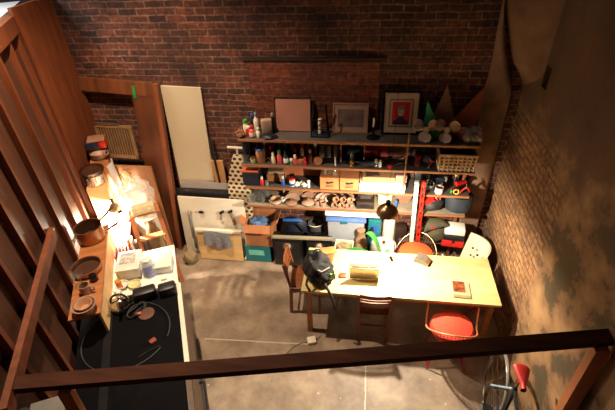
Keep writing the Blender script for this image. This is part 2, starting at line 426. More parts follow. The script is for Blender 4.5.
# ------------------------------------------------------------------ shelving
SX0, SX1, SY0, SY1 = -1.46, 1.225, 4.175, 4.505
Z1, Z2, Z3, Z4, Z5 = 1.89, 1.553, 1.234, .95, .46
sh = thing('shelving_unit', 'long timber wall shelving crowded with jars, pictures and pottery', 'shelves', (0, 0, 0))
for i, z in enumerate((Z1, Z2, Z3, Z4)):
    o = obj('shelf', B().box(((SX0+SX1)/2, (SY0+SY1)/2, z-.011), (SX1-SX0, SY1-SY0, .022)), darktop if i < 3 else mat('worn shelf paint', '#8f8270', .6), sh, False)
    obj('edge_strip', B().box(((SX0+SX1)/2, SY0-.008, z-.012), (SX1-SX0, .016, .026)), edgem, o, False)
obj('shelf', B().box((.85, 4.36, Z5-.011), (.72, .3, .022)), darktop, sh, False)
for x in (SX0+.02, -.5, .46, SX1-.02):
    obj('upright', B().box((x, SY1-.02, .939), (.038, .04, 1.878)), edgem, sh, False)
obj('front_batten', B().box((.46, SY0-.022, 1.66), (.016, .012, .74)), edgem, sh, False)
sx = {1: lambda p: -1.4+(p-245.6)/230.7*2.6, 2: lambda p: -1.4+(p-249.1)/221.3*2.6, 3: lambda p: -1.4+(p-252.2)/213.*2.6, 4: lambda p: -1.4+(p-254.7)/206.2*2.6}
SZ = {1: Z1, 2: Z2, 3: Z3, 4: Z4}
def sp(lv, px, y=4.27): return (sx[lv](px), y, SZ[lv])
def bottle(label, body, cap, loc, r=.035, h=.17, neck=.012, caph=.03, group=None, name='bottle', band=None, sy=1.):
    t = thing(name, label, 'bottle', loc, random.uniform(0, 6), group)
    obj('body', B().lathe([(r*.9, 0), (r, .008), (r, h*.66), (r*.8, h*.76), (neck*1.2, h*.84), (neck, h)], sy=sy), body, t)
    obj('cap', B().lathe([(neck*1.35, h-.012), (neck*1.35, h+caph*.8), (neck*1.0, h+caph)]), cap, t)
    if band: obj('label_band', B().lathe([(r*1.01, h*.15), (r*1.02, h*.16), (r*1.02, h*.55), (r*1.01, h*.56)], sy=sy), band, t)
    return t
def jar(label, body, lid, loc, r=.04, h=.09, name='jar', group=None, cat='jar'):
    t = thing(name, label, cat, loc, 0, group)
    obj('body', B().lathe([(r*.92, 0), (r, .006), (r, h*.85), (r*.9, h)]), body, t)
    obj('lid', B().lathe([(r*.98, h), (r*.98, h+.018), (r*.9, h+.022)]), lid, t)
    return t
def open_box(b, w, d, h, t=.006):
    b.box((0, 0, t/2), (w, d, t))
    b.box((0, -d/2+t/2, h/2), (w, t, h)); b.box((0, d/2-t/2, h/2), (w, t, h))
    b.box((-w/2+t/2, 0, h/2), (t, d-2*t, h)); b.box((w/2-t/2, 0, h/2), (t, d-2*t, h))
    return b
def frame_pic(name, label, w, h, loc, lean, fr, img, matte=None, fw=.02):
    t = thing(name, label, 'picture', loc, rot=(-lean, 0, 0))
    f = B()
    for s_ in (-1, 1):
        f.box((s_*(w/2-fw/2), 0, h/2), (fw, .022, h)); f.box((0, 0, h/2+s_*(h/2-fw/2)), (w-2*fw, .022, fw))
    obj('frame', f, fr, t, False)
    obj('backing_board', B().box((0, .006, h/2), (w-.01, .008, h-.01)), card, t, False)
    if matte: obj('mat_board', B().box((0, -.001, h/2), (w-2*fw, .005, h-2*fw)), matte, t, False)
    return t
# ---- top shelf
frame_pic('framed_picture', 'pale pinkish picture in thin silver frame, leaning beside the left bottles', .43, .40, (sx[1](294.5), 4.40, Z1), math.radians(10), steel, None,
          mat('faded pink print', '#b07a68', .45, 0, .12, 2.5), .012)
t = frame_pic('framed_picture', 'wide low framed landscape drawing leaning on the wall in mid shelf', .40, .34, (sx[1](353.5), 4.415, Z1), math.radians(9), mat('pale wood frame', '#9c7c66', .5), None, mat('buff mat', '#a78470', .8, 0, .06), .014)
obj('print', B().box((.0, -.005, .17), (.29, .004, .2)), mat('grey landscape wash', '#6d5b54', .7, 0, .45, 9), t, False)
t = frame_pic('framed_portrait', 'black framed portrait print with bright red ground and pale mat', .41, .49, (sx[1](403), 4.395, Z1), math.radians(10), blackg, None, mat('warm pale mat', '#cdb394', .8, 0, .04), .022)
obj('border', B().box((0, -.005, .245), (.255, .004, .31)), mat('grey blue border', '#514a55', .7), t, False)
obj('inner_mat', B().box((0, -.008, .245), (.235, .004, .29)), mat('pale inner mat', '#c9b090', .8, 0, .04), t, False)
pr = obj('print', B().box((0, -.011, .245), (.19, .004, .25)), mat('red print ground', '#d0202c', .6, 0, .08), t, False)
fig = B().prism([(-.085, -.125), (.085, -.125), (.08, -.085), (.03, -.055), (.026, -.02), (-.026, -.02), (-.03, -.055), (-.08, -.085)], .003)
obj('bust', fig, mat('dark printed coat', '#2c2a36', .7), pr, False, (0, -.0145, .245))
fc = B().prism([(math.cos(a)*.036, .018+math.sin(a)*.05) for a in [i*PI/9 for i in range(18)]], .003)
obj('face', fc, mat('printed face grey', '#c0a090', .7, 0, .5, 25), pr, False, (0, -.0175, .245))
hr = B().prism([(-.045, .02), (-.04, .03), (-.015, .045), (.015, .045), (.04, .03), (.046, .02), (.048, .055), (.03, .085), (-.01, .092), (-.042, .07)], .003)
obj('hair', hr, mat('printed hair', '#8a7668', .7, 0, .5, 30), pr, False, (0, -.0205, .245))
# metal lantern stand of four leaning bars
t = thing('candle_lantern', 'dark metal candle lantern of tapering bars between two pictures', 'lantern', (sx[1](323.5), 4.33, Z1))
obj('tray', B().box((0, 0, .012), (.21, .15, .024), bev=.006), navy, t)
fr = B()
for a in (-1, 1):
    for c in (-1, 1): fr.bar((a*.095, c*.06, .02), (a*.065, c*.03, .37), .012)
fr.bar((-.09, -.055, .1), (.09, -.055, .1), .008).bar((-.085, -.05, .2), (.085, -.05, .2), .008)
obj('bar_frame', fr, darkmet, t, False)
obj('candle', B().lathe([(.022, .024), (.022, .2), (.016, .205)]), cream, t)
t = thing('candlestick', 'black candlestick with a stub of cream candle beside the red portrait', 'candlestick', (sx[1](377), 4.30, Z1))
obj('base', B().lathe([(.075, 0), (.075, .008), (.02, .02), (.012, .05), (.018, .07), (.01, .1), (.024, .13), (.024, .135)]), darkmet, t)
obj('candle', B().lathe([(.011, .13), (.011, .235), (.004, .24)]), cream, t)
for nm, pts, m, px, y, lb, ry in (
    ('metal_sheet', [(0, 0), (.26, 0), (.02, .42)], mat('green enamel sheet', '#2f8a5c', .5, 0, .1), 424, 4.32, 'green triangular sheet standing point up behind the propellers', -.08),
    ('metal_sheet', [(0, 0), (.26, 0), (.24, .2), (.12, .56), (.02, .25)], mat('grey brown sheet', '#7a5c45', .5, .3, .15), 433, 4.42, 'grey brown pointed sheet behind the green triangle', 0),
    ('metal_sheet', [(0, .12), (.08, 0), (.28, 0), (.33, .56)], mat('rust brown sheet', '#9a5634', .5, .3, .15), 449, 4.40, 'tall rust brown triangular sheet leaning near the corner pier', 0),
    ('metal_sheet', [(0, 0), (.3, 0), (.27, .12), (.12, .25), (.03, .2)], mat('dark blue sheet', '#232a4a', .5, .2, .15), 440, 4.435, 'low dark blue sheet between the green and rust triangles', 0)):
    one(nm, lb, 'metal sheet', B().prism(pts, .005), m, sp(1, px, y), rot=(-.12 if y < 4.42 else -.06, 0, ry), smooth=False)
def propeller(label, loc, rz, tilt):
    t = thing('boat_propeller', label, 'propeller', loc, rot=(tilt, 0, rz), group='boat propellers')
    obj('hub', B().cyl((0, -.05, .12), (0, .05, .12), .032, .024), steelpr, t)
    for k in range(3):
        a = 2*PI*k/3+.5
        bl = B()
        def f(u, v, a=a):
            q = 2*u-1; wd = .006+.056*math.sqrt(max(0., 1-((v-.56)/.46)**2)) if v < .99 else .004
            rad = .02+.125*v
            return (rad*math.cos(a)-q*wd*math.sin(a), -.03*q, .12+rad*math.sin(a)+q*wd*math.cos(a))
        bl.grid(f, 8, 12, .006)
        obj('blade', bl, steelpr, t)
    return t
steelpr = mat('dull cast metal', '#c8ac94', .5, .1, .12)
propeller('three bladed boat propeller lying on top shelf, left one of the pair', (sx[1](427), 4.24, Z1+.015), .1, -.35)
propeller('three bladed boat propeller next to the terracotta pot', (sx[1](446), 4.235, Z1+.015), -.15, -.4)
one('flower_pot', 'small terracotta pot beside the propellers', 'pot', B().lathe([(.035, 0), (.055, .1), (.062, .1), (.062, .125), (.05, .125), (.04, .02)]), terra, sp(1, 462, 4.32))
t = thing('plastic_bag', 'bundle wrapped in clear crumpled plastic at the right end of top shelf', 'bag', sp(1, 470.5, 4.28))
obj('film', B().blob((0, 0, .075), (.11, .11, .085), 4, .25, 3, 4), film, t)
obj('contents', B().blob((0, 0, .06), (.085, .085, .06), 9, .2, 3, 4), khaki, t)
tl = [('brown crumpled paper lump at the left end of the top shelf', 241, None)]
one('paper_bag', tl[0][0], 'bag', B().blob((0, 0, .045), (.055, .05, .05), 2, .25, 3, 4), mat('kraft paper', '#8a5a3c', .9), sp(1, 242.5, 4.22))
bottle('small bottle with green cap at left end of top shelf', cream, mat('green cap', '#2f9a4c', .4), (sx[1](246.5), 4.32, Z1), .035, .15, .02, .03)
bottle('blue capped bottle behind the red and white bottle', navy, blue, (sx[1](252), 4.40, Z1), .03, .19)
bottle('tall white spray bottle with grey trigger on top shelf', offw, grey, (sx[1](257), 4.36, Z1), .033, .22)
bottle('red and white bottle in front on top shelf', pink, red, (sx[1](254.5), 4.24, Z1), .038, .12, .014, .03, band=offw)
bottle('short white bottle in front on the top shelf', white, offw, (sx[1](261), 4.235, Z1), .025, .10, .011, .02)
bottle('red can behind the short bottles at left of top shelf', red, offw, (sx[1](249.5), 4.28, Z1), .03, .1, .018, .01)
one('paper_bag', 'pale folded paper bag among the bottles on top shelf', 'bag', B().box((0, 0, .095), (.13, .08, .19), bev=.02, taper=.9), mat('pale bag', '#a58a72', .9), (sx[1](268.5), 4.32, Z1), .3)
bottle('black bottle leaning against the silver framed picture', black, grey, (sx[1](273.5), 4.40, Z1), .028, .2)
one('cloth', 'dark blue rag on the top shelf under the bag', 'cloth', B().blob((0, 0, .02), (.09, .06, .025), 6, .2), navy, sp(1, 272, 4.22))
# ---- second shelf
one('tool_case', 'black case standing at left end of the second shelf', 'case', B().box((0, 0, .11), (.1, .16, .22), bev=.01), black, sp(2, 247, 4.38), .1)
jar('glass jar with dark lid at left of the second shelf', glass, black, sp(2, 247.5, 4.24), .04, .09)
jar('small pale green jar near left end of second shelf', mat('pale green', '#8f9a72', .4), brass, sp(2, 255.5, 4.22), .033, .06)
jar('large jar with blue lid and tan base on second shelf', mat('tan tin', '#a06a48', .4), blue, sp(2, 263, 4.25), .055, .17)
bottle('dark brown wine bottle behind blue lidded jar', brownb, black, (sx[2](257), 4.42, Z2), .038, .27)
one('wooden_block', 'upright wooden board behind the jars on second shelf', 'board', B().box((0, 0, .11), (.09, .04, .22)), oldwood, sp(2, 271, 4.42), smooth=False)
t = thing('wire_stand', 'small folding wire stand in front on the second shelf', 'stand', sp(2, 271, 4.22))
obj('frame', B().tube([(-.06, 0, .004), (0, 0, .08), (.06, 0, .004)], .004).tube([(-.05, .04, .004), (0, 0, .08), (.05, .04, .004)], .004), steel, t)
bottle('cream coloured bottle on second shelf', cream, offw, sp(2, 276.5, 4.23), .024, .12)
bottle('pink bottle with green cap on second shelf', pink, mat('green cap', '#2f9a4c', .4), sp(2, 283, 4.23), .03, .15, .016, .035)
bottle('dark bottle with white label next to the pink one', mat('dark blue bottle', '#20304a', .3), black, sp(2, 289.5, 4.225), .03, .15, band=white)
jar('tiny green jar beside the labelled dark bottle', mat('green cap', '#2f9a4c', .4), white, sp(2, 295, 4.22), .02, .05)
for k, (px, y, h, m, c_, lb) in enumerate([(280, 4.42, .24, brownb, red, 'brown bottle with red cap at back of second shelf'), (287, 4.43, .26, black, steel, 'black bottle with silver cap at back of second shelf'),
        (294, 4.42, .22, mat('rust bottle', '#7a3a22', .4), black, 'rust coloured bottle at back of second shelf'), (300, 4.40, .25, brownb, brass, 'tall brown bottle with brass cap behind the tan carton'),
        (306, 4.42, .24, amber, brass, 'amber bottle with brass cap at back of second shelf'), (311, 4.36, .22, mat('dark red bottle', '#5c1c1a', .3), brass, 'dark red bottle with brass cap'),
        (317, 4.40, .23, brownb, offw, 'brown bottle with off white cap left of the canisters'), (298, 4.32, .13, darkmet, red, 'dark metal bottle with red cap beside the carton')]):
    bottle(lb, m, c_, sp(2, px, y), .03, h)
for k, (px, y, h, m, c_, lb) in enumerate([(266.5, 4.36, .2, mat('rust bottle', '#7a3a22', .4), offw, 'rust bottle with off white cap behind blue lidded jar'),
        (273, 4.30, .16, brownb, red, 'small brown bottle with red cap beside the cream bottle'), (299, 4.22, .10, pink, offw, 'short pink bottle in front of the tan carton'),
        (304.5, 4.35, .17, offw, red, 'off white bottle with red cap behind the tan carton'), (314, 4.27, .15, mat('rust bottle', '#7a3a22', .4), cream, 'rust bottle with cream cap beside the round tin'),
        (318.5, 4.33, .2, mat('dark red bottle', '#5c1c1a', .3), offw, 'dark red bottle with off white cap behind the round tin')]):
    bottle(lb, m, c_, sp(2, px, y), .027, h)
one('carton', 'low tan carton in middle of second shelf', 'box', B().box((0, 0, .03), (.13, .1, .06), bev=.004), card, sp(2, 302, 4.27), .1)
bottle('small red bottle in front of the amber ones', red, red, sp(2, 309, 4.215), .022, .07)
for k, (px, h) in enumerate([(324, .17), (331, .17), (339, .18)]):
    t = thing('canister', ['square grey metal canister, left of three', 'square grey metal canister in the middle of three', 'square grey metal canister beside the black box frame'][k], 'canister', sp(2, px, 4.42), .05*k, group='metal canisters')
    obj('body', B().box((0, 0, h/2), (.065, .065, h), bev=.008), mat('grey tin', '#8c7d70', .35, .5), t)
    obj('lid', B().box((0, 0, h+.008), (.06, .06, .016), bev=.005), darkmet, t)
one('round_tin', 'round tan tin lid leaning in front of the canisters', 'tin', B().cyl((0, -.015, .052), (0, .015, .052), .052, n=24), mat('tan tin', '#a06a48', .4), sp(2, 322, 4.23), rot=(-.2, 0, 0))
bottle('thin white tube standing on second shelf beside black box', white, white, sp(2, 339.5, 4.22), .009, .1, .006, .01, name='tube')
t = thing('display_box', 'open black box on second shelf with oil lamp before it', 'box', sp(2, 356, 4.40))
ob = B(); w_, d_, h_ = .27, .18, .25
ob.box((0, 0, .006), (w_, d_, .012)).box((0, 0, h_), (w_, d_, .012)).box((0, d_/2-.005, h_/2), (w_, .01, h_))
for s_ in (-1, 1): ob.box((s_*w_/2, 0, h_/2), (.012, d_, h_))
obj('box_shell', ob, black, t, False)
obj('front_rim', B().box((0, -d_/2-.004, h_), (w_+.02, .01, .014)).box((-w_/2, -d_/2-.004, h_/2), (.014, .01, h_)).box((w_/2, -d_/2-.004, h_/2), (.014, .01, h_)), edgem, t, False)
t = thing('oil_lamp', 'glass oil lamp with tall chimney in front of the black box', 'lamp', sp(2, 356, 4.235))
obj('font', B().lathe([(.035, 0), (.03, .01), (.018, .02), (.035, .04), (.035, .06), (.015, .075)]), brass, t)
obj('chimney', B().lathe([(.015, .075), (.027, .1), (.022, .13), (.013, .17)]), glass, t)
for k, px in enumerate((372, 380, 388)):
    one('red_card', ['red card standing behind the salt shakers, left of three', 'red card standing behind the salt shakers, middle of three', 'red card standing behind the salt shakers, right of three'][k], 'card',
        B().box((0, 0, .11), (.085, .004, .19)), mat('red card', '#b02a24', .6, 0, .25, 12), sp(2, px, 4.44), smooth=False, rot=(-.06, 0, 0), group='red cards')
for k, (px, y) in enumerate(((379.5, 4.25), (383.5, 4.23))):
    bottle(['white shaker bottle, left of the pair before the red cards', 'white shaker bottle, right of the pair before the red cards'][k], white, steel, sp(2, px, y), .018, .085, .014, .015, group='shaker bottles')
one('cloth', 'dark rag lying beside the white shakers on second shelf', 'cloth', B().blob((0, 0, .025), (.1, .06, .03), 11, .2), bagdark, sp(2, 373, 4.26))
one('toy', 'small red plastic piece lying on the second shelf', 'toy', B().blob((0, 0, .015), (.03, .025, .018), 12, .2), red, sp(2, 393, 4.22))
one('hand_tool', 'dark hand tool with bent handle on the second shelf', 'tool', B().tube([(-.06, 0, .012), (0, .01, .02), (.05, 0, .045), (.07, 0, .04)], [.012, .01, .008, .012]), darkmet, sp(2, 402, 4.26))
one('book', 'dark brown album standing at back of right second shelf', 'book', B().box((0, 0, .11), (.2, .03, .22)), oldwood, sp(2, 399, 4.44), smooth=False)
jar('dark red jar on right part of second shelf', mat('dark red bottle', '#5c1c1a', .3), red, sp(2, 420, 4.30), .035, .1)
t = thing('toy', 'red toy windmill on dark stem on the right second shelf', 'toy', sp(2, 431, 4.26))
obj('stem', B().cyl((0, 0, 0), (0, 0, .07), .022, .012), darkmet, t)
obj('vane', B().prism([(-.045, .06), (-.01, .075), (0, .12), (.012, .08), (.05, .085), (.015, .06), (.02, .03), (0, .055)], .012), red, t)
one('dark_box', 'dark box standing behind the red toy on second shelf', 'box', B().box((0, 0, .09), (.17, .1, .18), bev=.006), bagdark, sp(2, 426, 4.43))
t = thing('wicker_basket', 'white wicker basket with open top near right end of second shelf', 'basket', sp(2, 455.5, 4.33))
bw, bd, bh = .37, .27, .2
wv = B()
for k in range(5):
    z = .02+k*.042
    e = 1+.05*(k/4)
    for s_ in (-1, 1):
        wv.box((0, s_*bd/2*e, z), (bw*e, .012, .022)).box((s_*bw/2*e, 0, z), (.012, bd*e, .022))
obj('weave_band', wv, wicker, t, False)
st = B()
for k in range(9):
    x = -bw/2+bw*k/8
    for s_ in (-1, 1): st.bar((x, s_*(bd/2+.003), 0), (x*1.05, s_*(bd/2*1.05+.003), bh), .014, .02)
for k in range(1, 6):
    y = -bd/2+bd*k/6
    for s_ in (-1, 1): st.bar((s_*(bw/2+.003), y, 0), (s_*(bw/2*1.05+.003), y*1.05, bh), .014, .02)
obj('stake', st, wicker, t, False)
obj('lining', open_box(B(), bw-.014, bd-.014, bh-.02, .004), mat('basket lining', '#6b4a36', .9), t, False)
rm = B()
rm.tube([(-bw/2*1.06, -bd/2*1.06, bh), (bw/2*1.06, -bd/2*1.06, bh), (bw/2*1.06, bd/2*1.06, bh), (-bw/2*1.06, bd/2*1.06, bh)], .016, closed=True)
obj('rim', rm, wicker, t)
# ---- third shelf
t = thing('storage_bin', 'black fabric bin with orange folded top at left of third shelf', 'bin', sp(3, 253.5, 4.31))
obj('body', open_box(B(), .2, .22, .2), navy, t, False)
obj('flap', B().box((0, -.12, .205), (.22, .012, .06), rot=(.7, 0, 0)).box((0, 0, .2), (.215, .2, .012)), mat('orange cover', '#b5562c', .7), t, False)
bottle('red squeezy bottle with pale cap beside the black bin', red, offw, sp(3, 264.5, 4.22), .025, .1)
one('carton', 'shallow pale carton lying at back of third shelf', 'box', B().box((0, 0, .05), (.22, .18, .1), bev=.004), card, sp(3, 277, 4.40), smooth=False)
one('carton', 'flat cardboard box stacked on the shallow carton', 'box', B().box((0, 0, .02), (.2, .16, .04), bev=.003), mat('pale bag', '#a58a72', .9), (sx[3](277), 4.40, Z3+.101), .08, smooth=False)
t = thing('drawer_front', 'brown wooden panel with two dark knobs standing at back of third shelf', 'panel', sp(3, 304, 4.47), rot=(-.05, 0, 0))
obj('panel', B().box((0, 0, .12), (.46, .018, .22)), mat('reddish panel wood', '#a05a38', .5, 0, .2, 2.2, WX), t, False)
for x in (-.13, .13): obj('knob', B().lathe([(.012, 0), (.028, .018), (.022, .03), (.002, .033)], rot=(PI/2, 0, 0), c=(x, -.008, .17)), oldwood, t)
bottle('blue glass spray bottle on third shelf', blue, offw, sp(3, 286, 4.24), .022, .11)
jar('white tub with blue label and red lid on third shelf', white, red, sp(3, 295.5, 4.24), .037, .09)
obj('label_band', B().lathe([(.0375, .012), (.0378, .013), (.0378, .045), (.0375, .046)]), blue, bpy.data.objects['jar.%03d' % 6] if False else [o for o in C.objects if o.get('label') == 'white tub with blue label and red lid on third shelf'][0])
for k, (px, y, sd) in enumerate(((300.5, 4.24, 3), (304.5, 4.27, 5), (308, 4.23, 8))):
    one('crumpled_paper', ['crumpled white wrapper nearest the red lidded tub', 'crumpled white wrapper in the middle of the third shelf', 'crumpled white wrapper next to the white tube'][k], 'paper', B().blob((0, 0, .022), (.032, .028, .026), sd, .4, 3, 5), paper, sp(3, px, y), group='crumpled wrappers')
bottle('upright white tube beside crumpled wrappers', white, white, sp(3, 312.5, 4.215), .017, .09, .014, .01, name='tube')
jar('small grey tin next to black bin on third shelf', grey, steel, sp(3, 269.5, 4.22), .02, .05)
for k, px in enumerate((333.5, 353)):
    t = thing('cardboard_box', ['orange cardboard box with printed mark, carrying glass jars', 'orange cardboard box with printed mark, next to the white paper stack'][k], 'box', sp(3, px, 4.28), group='orange cardboard boxes')
    obj('body', B().box((0, 0, .08), (.225, .19, .16), bev=.004), card2, t, False)
    obj('printed_mark', B().prism([(-.05, .09), (-.03, .115), (.0, .105), (.035, .12), (.055, .1), (.02, .088), (-.02, .08)], .002).prism([(-.045, .055), (.05, .062), (.045, .072), (-.04, .066)], .002), black, t, False, (0, -.0955, 0))
    obj('printed_line', B().box((.0, -.0955, .04), (.1, .002, .01)), red, t, False)
    obj('lid_flap', B().box((0, 0, .163), (.23, .195, .006)), card2, t, False)
for k, (dx, y) in enumerate(((-.06, 4.26), (.0, 4.30), (.06, 4.25))):
    jar(['glass jar on orange box, left of three', 'glass jar on the orange box, set back in the middle', 'glass jar on orange box, right of three'][k], glass, steel, (sx[3](333.5)+dx, y, Z3+.167), .026, .06, group='jars on the cardboard box')
t = thing('paper_stack', 'tall stack of large white paper boards on the third shelf', 'paper', sp(3, 385, 4.29))
for k in range(5): obj('board', B().box((.004*(k % 3)-.004, .003*(k % 2), .011+k*.0225), (.53, .24, .021)), paper, t, False)
one('cardboard_box', 'flat brown carton with dark print lying on the white paper stack', 'box', B().box((0, 0, .035), (.38, .2, .07), bev=.004), mat('tan carton', '#b08258', .8), (sx[3](381), 4.31, Z3+.114), .02, smooth=False)
one('cardboard_box', 'small grey tan carton at right on the white paper stack', 'box', B().box((0, 0, .05), (.13, .2, .1), bev=.004), mat('grey tan carton', '#9a8070', .8), (sx[3](402.5), 4.32, Z3+.114), 0, smooth=False)
one('picture_print', 'dark printed sheet lying on the flat brown carton', 'print', B().box((0, 0, .002), (.16, .14, .004)), mat('dark print', '#5c4030', .6, 0, .5, 18), (sx[3](375), 4.30, Z3+.185), .2, smooth=False)
t = thing('wire_coil', 'tangled coil of grey wire on right third shelf', 'wire', sp(3, 428, 4.28))
rw = random.Random(3)
for k in range(4):
    obj('strand', B().tube([((.05+.012*k)*math.cos(a)+rw.uniform(-.012, .012), (.045+.01*k)*math.sin(a)+rw.uniform(-.01, .01), .02+.02*k+rw.uniform(-.006, .012)) for a in [i*PI/10 for i in range(20)]], .005, 6, True), grey, t)
t = thing('paint_tin', 'small white paint tin with brown rim on right third shelf', 'tin', sp(3, 439.5, 4.225))
obj('body', B().lathe([(.045, 0), (.047, .004), (.047, .075), (.043, .075), (.042, .01)]), white, t)
obj('rim', B().tube([(.046*math.cos(a), .046*math.sin(a), .077) for a in [i*PI/10 for i in range(20)]], .006, 6, True), clay2, t)
obj('brush', B().cyl((0, 0, .02), (.03, .03, .12), .006), oldwood, t)
one('small_box', 'small grey box standing at back of right third shelf', 'box', B().box((0, 0, .05), (.06, .05, .1), bev=.008), grey, sp(3, 446, 4.42))
one('dark_box', 'dark case at back of right third shelf behind the wire', 'box', B().box((0, 0, .08), (.2, .1, .16), bev=.008), black, sp(3, 425, 4.43))
one('dark_box', 'low dark case behind the white paint tin', 'box', B().box((0, 0, .05), (.14, .1, .1), bev=.008), navy, sp(3, 440, 4.43))
t = thing('hand_drill', 'red cordless power tool lying among dark tools at right end', 'drill', sp(3, 460, 4.30), .5)
obj('motor_body', B().cyl((-.07, 0, .1), (.06, 0, .1), .03, .026), red, t)
obj('chuck', B().cyl((.06, 0, .1), (.11, 0, .1), .018, .01), black, t)
obj('grip', B().bar((-.04, 0, .09), (-.06, 0, .02), .03, .035), black, t)
obj('battery', B().box((-.06, 0, .016), (.09, .06, .032), bev=.005), red, t)
t = thing('pliers', 'red handled pliers propped at right end of the third shelf', 'pliers', sp(3, 463, 4.22), .3)
obj('handle', B().tube([(-.06, 0, .012), (-.02, .01, .05), (.02, 0, .09)], .01), red, t)
obj('handle', B().tube([(.07, 0, .012), (.05, .01, .05), (.02, 0, .09)], .01), red, t)
obj('jaw', B().cyl((.02, 0, .085), (.01, .01, .13), .012, .005), steel, t)
one('cord_loop', 'yellow loop of cord on the right third shelf', 'cord', B().tube([(.03*math.cos(a), .004*math.sin(2*a), .035+.03*math.sin(a)) for a in [i*PI/8 for i in range(16)]], .006, 6, True), mat('yellow cord', '#d8d04a', .5), sp(3, 455, 4.2))
bottle('yellow topped glue bottle behind the red power tool', black, mat('yellow cord', '#d8d04a', .5), sp(3, 456, 4.40), .025, .14)
jar('tiny green cap jar near wire coil', green, mat('green cap', '#2f9a4c', .4), sp(3, 451, 4.22), .014, .02)
# ---- fourth shelf
GL = thing('drinking_glass', 'plain clear tumbler among the glasses at left of fourth shelf', 'glass', sp(4, 250, 4.24), 0, 'tumblers on the fourth shelf')
obj('glass_wall', B().lathe([(.028, 0), (.033, .1), (.030, .1), (.026, .006)]), glass, GL)
for px, y in ((255, 4.24), (260, 4.25), (265, 4.24), (252, 4.31), (258, 4.32), (263, 4.31), (268, 4.32), (255, 4.39), (261, 4.40), (267, 4.39)):
    dup(GL, sp(4, px, y))
def bowl(label, m, loc, r=.08, h=.055, name='bowl', rot=None, group=None):
    return one(name, label, 'bowl', B().lathe([(r*.45, 0), (r*.5, .003), (r*.85, h*.5), (r, h), (r*.94, h), (r*.78, h*.5), (r*.4, .01)], n=24), m, loc, rot=rot, group=group)
bowl('white bowl at left of the fourth shelf pottery', offw, sp(4, 278, 4.24), .085, .06)
bowl('smaller white bowl nested in the white bowl', mat('rust ring', '#b98a6a', .5), (sx[4](278), 4.24, Z4+.016), .066, .055)
def mug(label, m, loc, rz, r=.038, h=.08, group='stoneware mugs', lying=None):
    t = thing('mug', label, 'mug', loc, rz, group) if not lying else thing('mug', label, 'mug', loc, group=group, rot=lying)
    obj('cup', B().lathe([(r*.85, 0), (r*.95, .005), (r, h), (r*.87, h), (r*.8, .008)]), m, t)
    obj('handle', B().tube([(r*.95, 0, h*.78), (r*1.6, 0, h*.74), (r*1.7, 0, h*.4), (r*.95, 0, h*.22)], .006), m, t)
    return t
mug('pale cup beside the white bowl, on fourth shelf', offw, sp(4, 285.5, 4.27), .3, .03, .06)
def plate(label, m, loc, r, rot, group='stoneware plates'):
    t = one('plate', label, 'plate', B().lathe([(r*.5, 0), (r*.6, .004), (r, .02), (r, .026), (r*.62, .012), (0.002, .01)], n=28), m, loc, rot=rot, group=group)
    return t
for k, (px, y, r, tilt, m) in enumerate([(293, 4.45, .13, 1.15, clay), (297, 4.36, .115, .9, clay2), (294.5, 4.29, .105, .55, clay), (311, 4.42, .11, .9, clay), (311.5, 4.32, .11, .6, clay2)]):
    plate(['large tan plate standing at back behind the other plates', 'brown plate tilted behind the front left plate', 'tan plate tilted forward in front at left', 'tan plate standing behind the lidded dish', 'brown plate tilted under the lidded dish'][k], m, (sx[4](px), y, Z4+.012+.0*k), r, (tilt, 0, 0))
    C.objects[-1].location.z = Z4+.005+r*0.0
t = thing('lidded_dish', 'tan lidded stoneware dish with knob, in the middle of the pottery', 'dish', (sx[4](311.5), 4.235, Z4))
obj('dish', B().lathe([(.05, 0), (.085, .045), (.08, .045), (.045, .01)]), clay, t)
obj('lid', B().lathe([(.086, .046), (.07, .062), (.03, .075), (.012, .078), (.018, .095), (.006, .1)]), clay, t)
t = thing('lidded_dish', 'low brown lidded dish at the left end of the pottery', 'dish', (sx[4](294.5), 4.225, Z4))
obj('dish', B().lathe([(.045, 0), (.075, .035), (.07, .035), (.04, .008)]), clay2, t)
obj('lid', B().lathe([(.076, .036), (.06, .05), (.02, .058), (.008, .06), (.014, .075), (.004, .08)]), clay2, t)
for k, (px, y) in enumerate(((320.5, 4.25), (326.5, 4.225), (320, 4.38), (325, 4.40))):
    mug(['squat tan mug right of the lidded dish', 'squat tan mug in front beside the plates', 'tan mug behind the squat ones', 'tan mug at the back beside leaning plates'][k], clay, sp(4, px, y), .4+k*.9, .04, .07)
for k, px in enumerate((325, 330, 335)):
    plate(['leaning tan plate, left of the row behind mugs', 'leaning tan plate, middle of the row behind mugs', 'leaning tan plate, right of the row behind mugs'][k], (clay, clay2, clay)[k], (sx[4](px), 4.33, Z4+.004), .1, (.9, .25, 0))
k = 0
for i, px in enumerate((338, 345, 352)):
    for j in range(2):
        mug(['small round mug lying on its side, bottom row left', 'small round mug lying on its side, top row left', 'small round mug lying on its side, bottom row middle', 'small round mug lying on its side, top row middle',
             'small round mug lying on its side, bottom row right', 'small round mug lying on its side, top row right'][k], (clay, mat('pale stoneware', '#b88a68', .5))[(i+j) % 2], (sx[4](px)+.018*j, 4.25+.02*j, Z4+.04+j*.075), 0, .036, .08, lying=(PI/2-.2, 0, 0)); k += 1
for k, (px, y) in enumerate(((343, 4.41), (352, 4.42))):
    bowl(['upturned tan bowl behind the mugs, left one', 'upturned tan bowl behind the mugs, right one'][k], clay, (sx[4](px), y, Z4+.15), .085, .06, rot=(PI, 0, 0))
    C.objects[-1].location.z = Z4+.061
t = thing('tabletop_player', 'dark brown tabletop player with recessed top on fourth shelf', 'player', sp(4, 368.5, 4.29))
obj('body', B().box((0, 0, .055), (.22, .19, .11), bev=.012), mat('dark brown case', '#2e211c', .35), t)
obj('hood', B().box((0, .05, .135), (.19, .07, .07), bev=.01, rot=(-.3, 0, 0)), mat('dark brown case', '#2e211c', .35), t)
